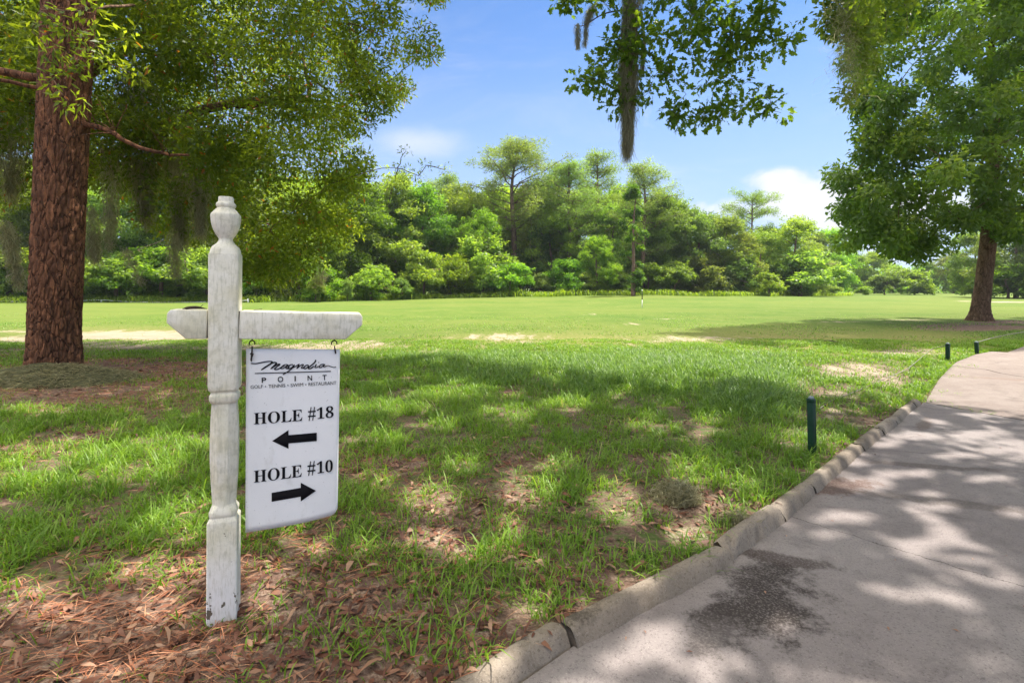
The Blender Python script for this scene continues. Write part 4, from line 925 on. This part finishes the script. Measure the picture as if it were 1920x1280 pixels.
def build_left_oak():
    base = np.array([-9.25, 10.4, 0.]); root = empty('oak_tree', tuple(base), 'shady oak with a dense low crown and hanging moss, its trunk hidden behind the pine', 'tree')
    poly = [(-420,-330),(850,-330),(838,-30),(826,30),(795,60),(812,95),(772,130),(790,160),(745,195),(705,220),(722,262),(735,300),(715,335),(735,360),(690,380),(672,430),(610,455),(580,500),(520,520),(455,505),(425,440),(330,420),(280,430),(215,400),(150,375),(60,365),(10,400),(-420,420)]
    cc = crown_points(1350, poly, 10.6, 3.0, extra=lambda p: (p[:, 1]-.34*p[:, 2] < 11.6) & ~((np.hypot(p[:, 0]-PINE[0], p[:, 1]-PINE[1]) < 1.1) & (p[:, 1] < 7.9)))
    # thin out a window through which the sky glints
    px, py = proj(cc); keep = R.random(len(cc)) < np.where((px > 480) & (px < 800) & (py < 300), .60, 1.)*np.where(py > 360, .62, 1.); cc = cc[keep]
    nf = fbm(cc[:, 0]*.85+cc[:, 1]*.35, cc[:, 2]*1.0+cc[:, 1]*.3, 91, 3); px, py = proj(cc); cc = cc[(nf > .40) | (R.random(len(cc)) < .15)]
    px, py = proj(cc)
    rad = np.where(px > 640, .36, .50); npr = np.where(px > 640, 200, 290)
    V, q, rn = clump_leaves(cc, rad, npr, .108, .038, .7, .15)
    tips = np.stack([P(x, y, d) for x, y, d in ((745,315,10.2),(765,322,10.2),(785,330,10.2),(800,310,10.2),(835,318,10.2),(760,285,10.3),(742,340,10.2))])
    V2, q2, rn2 = clump_leaves(tips, .14, 34, .075, .022, .8, .2)
    V = np.concatenate([V, V2]); q = np.concatenate([q, q2+len(V)-len(V2)]); rn = np.concatenate([rn, rn2])
    print('left oak leaves', len(q))
    obj('crown', np_mesh('crown', V-base, q, M['oak'], {'rnd': rn}), root)
    g = Geo(); tr = catmull([(0,0,-.1), (.05,0,1.5), (.1,0,3.2), (0,.1,5.5), (.2,0,8)], 6); tube(g, tr, np.linspace(.27, .14, len(tr)), 14)
    sub = np.concatenate([cc[R.permutation(len(cc))[:190]], tips])-base
    lim = [np.array(a) for a in ((.1,0,3.0), (1.2,-.2,3.9), (2.4,-.3,4.5), (3.8,-.3,4.9), (5.2,-.2,5.0), (.0,.1,5.2), (-1.5,-.5,4.6), (-3,-1,5.2), (1.6,.2,6.4), (3.0,-.1,7.2))]
    for a, b in ((0,1),(1,2),(2,3),(3,4),(5,6),(6,7),(5,8),(8,9)): tube(g, curve_pts(lim[a], lim[b], 6, .04, .03), np.linspace(.11, .075, 6), 9)
    grow(sub, lim, .07, .010, g, .10, .03)
    obj('trunk', g.mesh('trunk', M['bark'], smooth=True), root)
    # nearer leafy sprig crossing the pine trunk
    cs = np.stack([P(x, y, 6.1) for x, y in ((75,20),(110,45),(95,95),(140,60),(150,110),(120,130),(180,85),(205,120),(240,70),(100,150),(165,20),(130,195),(250,140),(60,60))]); g = Geo()
    grow(cs-base, [P(330, -60, 8.6)-base, P(250, 10, 7.2)-base], .03, .006, g); V, q, rn = clump_leaves(cs, .18, 34, .11, .034, .7, .3); 
    obj('leafy_sprig', np_mesh('leafy_sprig', V-base, q, M['oak'], {'rnd': rn}), root); obj('sprig_twigs', g.mesh('sprig_twigs', M['bark']), root)
build_left_oak()

def build_right_tree():
    base = np.array([*MAPLE, -.02]); root = empty('shade_tree', tuple(base), 'leafy shade tree with a leaning brown trunk on the right above the pink path', 'tree')
    poly = [(1610,-420),(1600,-60),(1565,0),(1580,60),(1595,130),(1600,185),(1625,215),(1605,255),(1570,280),(1548,312),(1570,335),(1605,350),(1572,385),(1592,412),(1562,432),(1572,462),(1590,488),(1625,470),(1655,486),(1700,478),(1735,498),(1775,478),(1790,445),(1835,420),(1870,440),(1900,450),(1915,415),(2150,440),(2250,300),(2250,-420)]
    cc = crown_points(1000, poly, 18.9, 5.4)
    px, py = proj(cc); k = R.random(len(cc)) < np.where(py < 330, .80, 1.); cc = cc[k]; nf = fbm(cc[:, 0]*.5+cc[:, 1]*.3, cc[:, 2]*.6+cc[:, 1]*.25, 93, 3); cc = cc[(nf > .41) | ((cc[:, 0] > 17.) & (R.random(len(nf)) < .6))]; px, py = proj(cc)
    V, q, rn = clump_leaves(cc, .54, 250, .18, .095, .75, .45, .45)
    print('right leaves', len(q))
    obj('crown', np_mesh('crown', V-base, q, M['maple'], {'rnd': rn}), root)
    k = (R.random(len(cc)) < .26) & (py > -60)
    V, q, rn = clump_leaves(cc[k]+np.array([-.25, -.45, .15]), .45, 70, .17, .085, .75, .3, .6)
    obj('toplit_leaves', np_mesh('toplit_leaves', V-base, q, M['bright'], {'rnd': rn}), root)  # paler leaves on the near upper side, top light put into their colour
    V, q = bark_trunk([(0,0,-.15), (.02,0,.6), (.16,0,1.8), (.38,0,4.0), (.6,.1,7), (.5,.1,11)], [.31, .275, .255, .245, .21, .1], 64, 30, .016, 5, (.08, .16), .20)
    g = Geo(); g.add(V, q); obj('trunk', g.mesh('trunk', M['bark'], smooth=True), root)
    g = Geo(); sub = cc[R.permutation(len(cc))[:230]]-base; grow(sub, [(.4,0,3.9), (.5,0,5.4), (.6,.1,7), (.55,.1,9), (.5,.1,10.8)], .14, .016, g, .1, .02)
    obj('branches', g.mesh('branches', M['bark'], smooth=True), root)
build_right_tree()

# --- the big oak overhead, trunk behind the camera
SHADE = [(-4.4, 9.6), (-3.4, 9.0), (-1.3, 8.6), (.5, 6.9), (2.0, 6.4), (3.2, 5.8), (4.7, 5.5), (5.4, 4.2), (8.5, 3.9), (12, 3.), (12, -4), (-6, -4), (-6, 11)]
def build_overhead_oak():
    base = np.array([5.2, -4.6, 0.]); root = empty('overhanging_oak', tuple(base), 'spreading oak overhead whose lobed leafy branch hangs into the sky at the top', 'tree')
    n = 5200; x = R.uniform(-6, 12, n); y = R.uniform(-4, 11, n); k = pin(x, y, SHADE); x, y = x[k], y[k]
    h = R.uniform(8.2, 11.6, len(x)); c = np.stack([x+h*SX, y+h*SY, h], 1)
    m = (c[:, 2] > EYE+.5625*np.maximum(c[:, 1], 0)+.9) | (np.abs(c[:, 0]) > np.maximum(c[:, 1], 0)*1.0+1.0); c = c[m]; x, y = x[m], y[m]
    v = fbm(x*.75+3, y*.75, 61, 3); bright = .16*ss(x-y*.2, .5, 5)*ss(y, 6.5, 3)+.10*ss(x, -1.5, -3.5)*ss(y, 6, 4)+.13*np.exp(-((x+.9)**2+(y-2.)**2)/.8)
    c = c[(v > .30+bright*.4)]; c = c[:OVER_N]
    print('overhead clumps', len(c))
    V, q, rn = drop(*clump_leaves(c, .50, 92, .13, .080, .55, .2))
    obj('crown', np_mesh('crown', V-base, q, M['lobed'], {'rnd': rn}), root)
    g = Geo(); tr = catmull([(0,0,-.2), (.1,.1,2), (-.1,.6,4.5), (-.3,1.6,7), (-.3,2.6,8.6)], 6); tube(g, tr, np.linspace(.5, .26, len(tr)), 16)
    lim = [np.array(a) for a in ((-.3,2.4,8.4), (-2.2,4.5,9.0), (-4.2,7,9.6), (-5,9.8,9.8), (1.5,5,9.2), (2.5,8,9.6), (-4.5,4,8.9), (-6.4,8.5,9.6), (3.5,3,9.))]
    for a, b in ((0,1),(1,2),(2,3),(0,4),(4,5),(1,6),(6,7),(0,8)): tube(g, curve_pts(lim[a], lim[b], 7, .1, .05), np.linspace(.2, .12, 7), 10)
    sub = c[R.permutation(len(c))[:150]]-base; grow(sub, lim, .10, .018, g, .1)
    # the low limb that carries the sprigs in view
    D = D0; lo = P(1210, -250, D-.3)-base
    tube(g, catmull([(-.1,.6,4.4), (-1.6,3.4,5.6), (-2.6,6.2,5.9), lo+(.5,-.9,.8), lo, P(1215, -60, D)-base], 6), np.linspace(.11, .018, 31), 9)
    obj('trunk', g.mesh('trunk', M['bark'], smooth=True), root)
    poly = [(1050,-50),(1046,10),(1095,40),(1130,20),(1160,60),(1105,100),(1095,135),(1068,145),(1085,165),(1120,160),(1140,195),(1160,205),(1235,190),(1235,150),(1262,170),(1250,205),(1268,235),(1290,195),(1320,160),(1345,165),(1300,215),(1318,235),(1365,205),(1390,175),(1385,210),(1425,212),(1460,222),(1468,200),(1420,170),(1405,120),(1440,115),(1462,90),(1490,80),(1492,55),(1462,25),(1440,0),(1440,-50)]
    cs = crown_points(160, poly, D, .45); cs = cs[R.random(len(cs)) < .95]
    tip = np.stack([P(x, y, D) for x, y in ((1076,150),(1095,150),(1050,5),(1485,60),(1478,78),(1465,212),(1440,205),(1270,228),(1262,210),(1310,228),(1330,215),(1350,218),(1150,200),(1420,60),(1455,75),(1400,205))]); cs = np.concatenate([cs, tip])
    g = Geo(); grow(cs-base, [P(1215, -60, D)-base, P(1210, -120, D)-base], .018, .0030, g, .12, .0, 5, 5)
    tube(g, catmull([P(1185, 20, D)-base, P(1150, 22, D)-base, P(1125, 30, D)-base, P(1095, 48, D)-base, P(1078, 48, D)-base], 4), np.linspace(.009, .003, 17), 6)
    obj('twigs', g.mesh('twigs', M['bark'], smooth=True), root)
    def lobes(c, r, k, m, name, L=.062):
        idx = np.repeat(np.arange(len(c)), k); nn = len(idx); d = rdir(nn); Pt = c[idx]+d*(r*R.random(nn)**.45)[:, None]
        V, q, t3 = lobed_geo(Pt, unit(d+R.normal(0, .5, (nn, 3))+[0, 0, -.2]), unit(R.normal(0, .6, (nn, 3))+[0, 0, .7]), L*R.uniform(.7, 1.25, nn), L*.62*R.uniform(.8, 1.2, nn))
        obj(name, np_mesh(name, V-base, [q, t3], m, {'rnd': np.repeat(np.clip(R.random(len(c))[idx]*.5+R.random(nn)*.5, 0, 1), 19)}), root)
    lobes(cs, .10, 22, M['lobed'], 'sprig_leaves', .078)
    # brighter sprig by the right tree
    br = crown_points(42, [(1598,-80),(1605,20),(1640,30),(1665,75),(1705,70),(1715,10),(1740,-10),(1740,-80)], 4.7, .3)
    lobes(br, .09, 14, M['bright'], 'young_sprig_leaves'); g = Geo(); grow(br-base, [P(1660, -160, 4.7)-base], .014, .003, g, .12); tube(g, catmull([P(1660, -160, 4.7)-base, P(1640, -420, 4.4)-base, (-1., 6.3, 7.5), lim[1]], 5), np.linspace(.014, .05, 16), 7)
    mid = crown_points(60, [(1530,-60),(1545,20),(1560,60),(1590,70),(1600,150),(1575,180),(1600,215),(1640,90),(1620,-60)], 6.5, .5)
    V, q, rn = clump_leaves(mid, .16, 40, .075, .045, .8, .2); obj('side_leaves', np_mesh('side_leaves', V-base, q, M['bright'], {'rnd': rn}), root)
    grow(mid-base, [P(1590, -200, 6.3)-base], .014, .003, g, .12); obj('side_twigs', g.mesh('side_twigs', M['bark']), root)
OVER_N = 3000
build_overhead_oak()

# --- background woodland: shared crown meshes, one object per tree
def bushy(seed, W, H, lobes_n, nl, L, m, base_h=.0, r0=.9, flat=.8, top=1.):
    """irregular crown filling an uneven envelope of width W and height H"""
    global R
    keep = R; R = np.random.default_rng(seed)
    big = []
    for i in range(lobes_n):
        z = R.uniform(base_h, 1.)**.9; wz = math.sin(math.pi*(.12+.80*z)**1.1)**.7*(1.05-.25*z*top); a = R.uniform(0, 6.28); r = W/2*wz*R.uniform(.35, .85)
        big.append((math.cos(a)*r, math.sin(a)*r, z*H*.9+.3, R.uniform(.07, .16)*W))
    cs, rs = [], []
    for (x, y, z, r) in big:
        k = 15; d = rdir(k); d[:, 2] = np.abs(d[:, 2])*1.2-.35; cs.append(np.array([x, y, z])+d*r*R.uniform(.5, 1.25, k)[:, None]); rs.append(R.uniform(.22, .5, k)*r)
        k = 5; d = rdir(k); d[:, 2] = np.abs(d[:, 2])*.8+.1; cs.append(np.array([x, y, z])+d*r*R.uniform(1.15, 1.75, k)[:, None]); rs.append(R.uniform(.12, .24, k)*r)
    cs = np.concatenate(cs); rs = np.concatenate(rs); cs[:, 2] = np.maximum(cs[:, 2], rs*.4)
    per = np.maximum((nl*(rs**2)/(rs**2).sum()), 6); V, q, rn = clump_leaves(cs, rs, per, L, L*.5, flat, .25, .35, .35)
    me = np_mesh('crown', V, q, m, {'rnd': rn})
    g = Geo(); tr = catmull([(0,0,-.5), (R.normal(0,.1),0,H*.3), (R.normal(0,.3),R.normal(0,.3),H*.6), (R.normal(0,.3),0,H*.92)], 5); tube(g, tr, np.linspace(.018*H+.05, .04, len(tr)), 8)
    sub = cs[R.permutation(len(cs))[:26]]; grow(sub, tr[5::3], .05+.004*H, .03, g, .08)
    mt = g.mesh('trunk', M['farbark'], smooth=True); R = keep; return me, mt
def piney(seed, H, W, n, nl, m, low=.5, flatn=.9):
    global R
    keep = R; R = np.random.default_rng(seed); g = Geo()
    tr = catmull([(0,0,-.5), (.1,0,H*.35), (R.normal(0,.35),0,H*.7), (R.normal(0,.3),0,H*.97)], 6); tube(g, tr, np.linspace(.012*H+.06, .05, len(tr)), 9)
    cs, rs = [], []
    for i in range(n):
        t = low+(1-low)*(i+.5)/n; p0 = tr[int(t*(len(tr)-1))]; a = i*2.4+R.normal(0, .4); ln = W/2*math.sin(math.pi*min(.97, (.12+.88*(t-low)/(1-low))**.75))**.7*R.uniform(.55, 1.1)+.3
        e = p0+np.array([math.cos(a)*ln, math.sin(a)*ln, R.uniform(.05, .75)*ln]); pts = curve_pts(p0, e, 6, .05*ln, .04*ln); tube(g, pts, np.linspace(.07, .02, 6), 5)
        for k in range(4): 
            b = pts[2+k]+R.normal(0, .35, 3)*np.array([1, 1, .5]); cs.append(b+[0, 0, .15]); rs.append(R.uniform(.6, 1.15)); tube(g, curve_pts(pts[2+k], b, 3), .015, 4)
    cs = np.array(cs); rs = np.array(rs); per = nl*(rs**2)/(rs**2).sum()
    V, q, rn = clump_leaves(cs, rs*.85, np.maximum(per, 5), .26, .07, flatn, -.2, .3, .5)
    me = np_mesh('crown', V, q, m, {'rnd': rn}); mt = g.mesh('trunk', M['farbark'], smooth=True); R = keep; return me, mt
print('bg')
LIB = {}
for i in range(5): LIB['b%d' % i] = (bushy(100+i, 9., 12., 52, 30000, .25, M['wood']), 12.)
for i in range(2): LIB['d%d' % i] = (bushy(120+i, 8., 12., 46, 25000, .25, M['dark']), 12.)
for i in range(2): LIB['y%d' % i] = (bushy(130+i, 8., 11., 46, 26000, .23, M['bright']), 11.)
LIB['v0'] = (bushy(140, 4.4, 16., 34, 15000, .28, M['dark'], top=.4), 16.)
for i in range(3): LIB['s%d' % i] = (bushy(150+i, 4.6, 3.2, 24, 12000, .20, M['wood'], r0=.6), 3.2)
for i in range(2): LIB['t%d' % i] = (bushy(160+i, 4.0, 3.0, 22, 11000, .18, M['bright']), 3.0)
LIB['p0'] = (piney(170, 21, 10., 40, 26000, M['needle'], .38, .95), 21.)
LIB['p1'] = (piney(171, 21, 6.5, 30, 15000, M['needle'], .35, .95), 21.)
LIB['p2'] = (piney(172, 18, 8.5, 18, 12000, M['needle'], .60), 18.)
LIB['p3'] = (piney(173, 20, 8.5, 36, 20000, M['needle'], .28, .95), 20.)
def plant(kind, px, top, Y, label, wk=1., group=None, cat=None, rot=None):
    (mc, mt), H = LIB[kind]; x = (px-960)/F*Y; z = float(gz(np.array([x]), np.array([Y]))[0]) if Y < 95 else 0.
    k = (EYE-(top-HZ)/F*Y-z)/H
    shrub = kind[0] in 'st'; nm = 'shrub' if shrub else ('pine_tree' if kind[0] == 'p' else 'broadleaf_tree')
    r = empty(nm, (x, Y, z-.1), label, cat or ('shrub' if shrub else 'tree'), group or ('shrubs along the woodland edge' if shrub else 'trees of the woodland edge'))
    r.rotation_euler = (0, 0, R.uniform(0, 6.28) if rot is None else rot); kw = k*wk; r.scale = (kw, kw, k)
    c = bpy.data.objects.new('crown', mc); C.objects.link(c); c.parent = r
    c = bpy.data.objects.new('trunk', mt); C.objects.link(c); c.parent = r
T = [ # kind, px, top y, distance, label, width factor
 ('b1', 560, 345, 50, 'mid green tree right behind the post, mostly under the shady oak crown', 1.1), ('b0', 655, 330, 56, 'round green tree just right of the shady oak crown', 1.1), ('y0', 735, 318, 60, 'light green tree where the shady oak crown ends', 1.1),
 ('b2', 790, 345, 62, 'bushy green tree between the light green tree and the bright tall one', 1.0), ('p1', 838, 322, 80, 'small far pine showing above the trees left of the tallest pine', 1.2), ('p1', 812, 335, 84, 'faint pine top left of the small far pine', 1.0), ('y1', 880, 345, 66, 'yellow green tree directly left of the tallest pine', .9),
 ('p0', 962, 262, 68, 'tallest spreading pine with a bare reddish trunk', 1.6), ('b3', 905, 392, 60, 'dense green tree low between the yellow green tree and the tallest pine', .95), ('d0', 1012, 420, 66, 'dark tree in shade just right of the tallest pine trunk', .9),
 ('p3', 1068, 300, 66, 'airy olive pine with many thin branches in the middle', 1.5), ('p1', 1120, 280, 72, 'thin sparse pine left of the long moss beard', 1.3), ('p1', 1040, 320, 78, 'slim pine behind the tallest pine on its right side', 1.), ('b4', 1120, 440, 60, 'leafy green tree below the thin sparse pine', 1.),
 ('v0', 1187, 338, 56, 'dark vine-covered column of a tree below the long moss beard', 1.), ('p3', 1205, 302, 64, 'open pine top rising out of the vine-covered tree', 1.3), ('b0', 1245, 365, 66, 'rounded green tree right of the vine-covered column', .95), ('p1', 1275, 372, 80, 'pale pine top right of the vine-covered column', 1.3),
 ('b2', 1300, 388, 66, 'broad yellowish green tree in the middle of the right woodland', 1.1), ('b1', 1362, 402, 66, 'full green tree left of the flat-topped pine', 1.05), ('p2', 1408, 362, 78, 'flat-topped pine with a dark trunk standing against the cloud', 1.1), ('b4', 1395, 432, 66, 'green tree under the flat-topped pine', .85),
 ('b3', 1488, 408, 72, 'large round tree right of the flat-topped pine', 1.2), ('d1', 1450, 425, 78, 'darker tree between the flat-topped pine and the large round tree', 1.), ('b1', 1555, 428, 100, 'grey green tree behind the large round tree', 1.1), ('b0', 1590, 455, 118, 'small hazy tree at the gap beside the shade tree', 1.1),
 ('b2', 1640, 470, 118, 'hazy green tree seen under the left part of the shade tree', 1.2), ('y0', 1690, 498, 105, 'low light green tree under the shade tree crown', 1.3), ('b4', 1735, 490, 125, 'far round tree under the middle of the shade tree crown', 1.3), ('b3', 1790, 470, 120, 'far tree left of the leaning brown trunk', 1.3),
 ('b1', 1825, 430, 70, 'olive tree partly behind the leaning brown trunk', 1.1), ('b0', 1905, 400, 64, 'big olive green tree at the right edge of the photo', 1.25), ('d1', 1955, 440, 60, 'dark tree leaving the frame at the right edge', 1.1),
 ('d0', 330, 300, 52, 'dark tree behind the shady oak crown above the post arm', 1.3), ('b2', 230, 330, 50, 'bright tree seen low between the pine trunk and the post', 1.2), ('b4', 440, 330, 52, 'green tree behind the post finial', 1.2), ('b3', 120, 320, 50, 'green tree behind the pine trunk', 1.2), ('b0', 20, 300, 50, 'green tree left of the pine trunk', 1.2), ('y1', -80, 320, 52, 'pale green tree outside the left edge', 1.2), ('d1', -180, 300, 55, 'dark tree beyond the left edge', 1.3)]
for a in T: plant(*a[:5], wk=a[5])
for px, top, Y, kd in ((600,330,86,'b1'),(700,350,88,'d0'),(770,372,90,'b4'),(850,372,86,'d1'),(930,352,90,'b0'),(1005,352,88,'b2'),(1085,352,86,'d1'),(1150,365,90,'b3'),(1225,378,92,'d0'),(1330,402,90,'b4'),(1430,425,96,'b2'),(1520,440,100,'b0'),(500,320,84,'b3'),(380,310,80,'d1'),(250,310,80,'b0'),(100,320,80,'d0'),(-30,320,80,'b2')):
    plant(kd, px, top, Y, 'green tree in the back row, only its top showing between nearer trees', 1.25, 'back row woodland trees')
for px, top, Y, kd in ((700,345,63,'b2'),(765,365,66,'b0'),(845,360,67,'b3'),(925,372,70,'y0'),(1000,345,72,'b1'),(1035,385,66,'y1'),(1085,355,74,'b2'),(1150,380,68,'b1'),(1170,345,76,'b4'),(1225,395,67,'y0'),(1265,400,68,'b3'),(1335,415,69,'y1'),(1430,432,72,'b1'),(1530,448,80,'y0')):
    plant(kd, px, top, Y, 'leafy green tree in the middle row, wedged between its neighbours', 1.05, 'middle row woodland trees')
for px, top, Y, kd in ((1600,485,165,'b1'),(1670,492,160,'b3'),(1740,498,170,'d0'),(1800,488,165,'b2'),(1860,480,150,'b0'),(1930,475,140,'b4')):
    plant(kd, px, top, Y, 'distant hazy tree closing the gap under the shade tree', 1.6, 'distant trees under the shade tree crown')
S = [('s0', 600, 510, 47, 'dark green bush right of the post under the oak crown', 1.4), ('t1', 592, 520, 44.5, 'small pale bush near the end of the crossbar', .6), ('t0', 652, 527, 47, 'small pale pointed shrub just right of the crossbar end', .55), ('s1', 700, 505, 50, 'green bush below the light green tree', 1.3), ('t0', 795, 478, 55, 'yellow green pointed shrub with some brown twigs', 1.),
 ('s2', 755, 525, 52, 'low green shrub left of the yellow green pointed shrub', 1.1), ('s0', 905, 455, 58, 'huge vine-draped mound of bushes left of the tallest pine trunk', 1.05), ('s1', 850, 490, 56, 'green bush against the left side of the vine-draped mound', 1.1), ('t1', 1015, 515, 60, 'bright small shrub right of the tallest pine trunk', .9), ('s2', 955, 500, 57, 'green bush on the right end of the vine-draped mound', 1.2),
 ('s0', 1065, 495, 60, 'green bush below the airy olive pine', 1.2), ('t0', 1095, 515, 59, 'light shrub at the woodland edge below the thin sparse pine', 1.1), ('s1', 1140, 505, 61, 'leafy bush left of the vine-covered column', 1.2), ('s2', 1215, 500, 62, 'green bush right of the foot of the vine-covered column', 1.2), ('t1', 1265, 495, 62, 'yellowish bush behind the marker pole', 1.1), ('s0', 1320, 485, 64, 'tall bush below the broad yellowish tree', 1.3),
 ('s1', 1380, 490, 65, 'mid green bush left of the lone bright bush', 1.2), ('t0', 1442, 515, 62, 'lone bright yellow green bush at the fairway edge', 1.1), ('s2', 1500, 480, 70, 'bush at the foot of the large round tree', 1.5), ('t1', 1562, 536, 86, 'low spreading light bush under the edge of the shade tree', 1.6), ('t0', 1620, 538, 92, 'low light green thicket left of the far slope', 1.8), ('s1', 1660, 515, 95, 'round bush in the distance under the shade tree', 1.3), ('s2', 1715, 510, 95, 'rounded light bush left of the leaning trunk', 1.3),
 ('s0', 1795, 545, 98, 'tiny dark round bush at the far crest', .8), ('s1', 1890, 505, 62, 'bush behind the leaning trunk at the right edge', 1.4), ('s2', 480, 510, 48, 'dark bush left of the post foot', 1.3), ('s0', 520, 520, 47.5, 'low dark bush behind the post shaft', 1.2), ('s1', 380, 480, 47, 'green bush above the short crossbar arm', 1.3), ('t1', 220, 480, 47, 'bright green bush between the pine trunk and the moss strand', 1.4),
 ('s2', 300, 475, 48, 'dark green bush above the white rope fence', 1.4), ('s0', 160, 490, 47, 'dark bush against the pine trunk', 1.3), ('t0', 25, 490, 48, 'bright bush left of the pine trunk', 1.3), ('s1', -60, 490, 48, 'bush leaving the frame at the left edge', 1.5), ('s0', 1170, 520, 60, 'dark low bush under the vine-covered column', 1.2)]
for a in S: plant(*a[:5], wk=a[5])
def undergrowth():
    """dim thicket filling the space under the wood"""
    xs, ys = [], []
    n = 1500; px = R.uniform(-300, 1560, n); Y = np.interp(px, [-300, 500, 800, 1100, 1400, 1560], [52, 54, 66, 70, 76, 92])+R.uniform(0, 9, n); x = (px-960)/F*Y
    c = np.stack([x, Y, R.uniform(.4, 6.5, n)], 1); V, q, rn = clump_leaves(c, 1.5, 46, .38, .22, .9, .2)
    tag(obj('undergrowth', np_mesh('undergrowth', V, q, M['dark'], {'rnd': rn})), 'dim thicket inside the wood', 'undergrowth', kind='stuff')
    n = 500; px = R.uniform(1540, 2000, n); Y = R.uniform(118, 160, n); c = np.stack([(px-960)/F*Y, Y, R.uniform(.4, 6., n)], 1); V, q, rn = clump_leaves(c, 2.0, 46, .5, .3, .9, .2)
    tag(obj('undergrowth', np_mesh('undergrowth', V, q, M['wood'], {'rnd': rn})), 'far thicket', 'undergrowth', kind='stuff')
    # weeds along the foot of the wood
    n = 26000; px = R.uniform(-200, 1600, n); Y = np.interp(px, [-200, 500, 800, 1100, 1400, 1600], [45.5, 46.5, 54, 58, 61, 84])+R.normal(0, .7, n); x = (px-960)/F*Y; 
    blades(x, Y, R.uniform(.15, .8, n)*(.5+fbm(x*.5, Y*0, 4)), R.uniform(.03, .08, n), R.uniform(.1, .6, n), R.uniform(0, 1, n), 'weeds', M['bright'], None)
undergrowth()
def haze():
    m = bpy.data.materials.new('haze'); m.use_nodes = True; t = NT(m.node_tree); t.n.clear()
    v = t.new('ShaderNodeVolumePrincipled', in_Color=(.80, .88, .95, 1), in_Density=.00025, in_Anisotropy=.2)
    t.l.new(v.outputs[0], t.new('ShaderNodeOutputMaterial').inputs['Volume'])
    g = Geo(); box(g, (-950, -60, -4), (950, 950, 30)); o = obj('haze', g.mesh('haze', m))
    tag(o, 'thin summer haze in the air', 'haze', kind='stuff')
haze()
print('done')
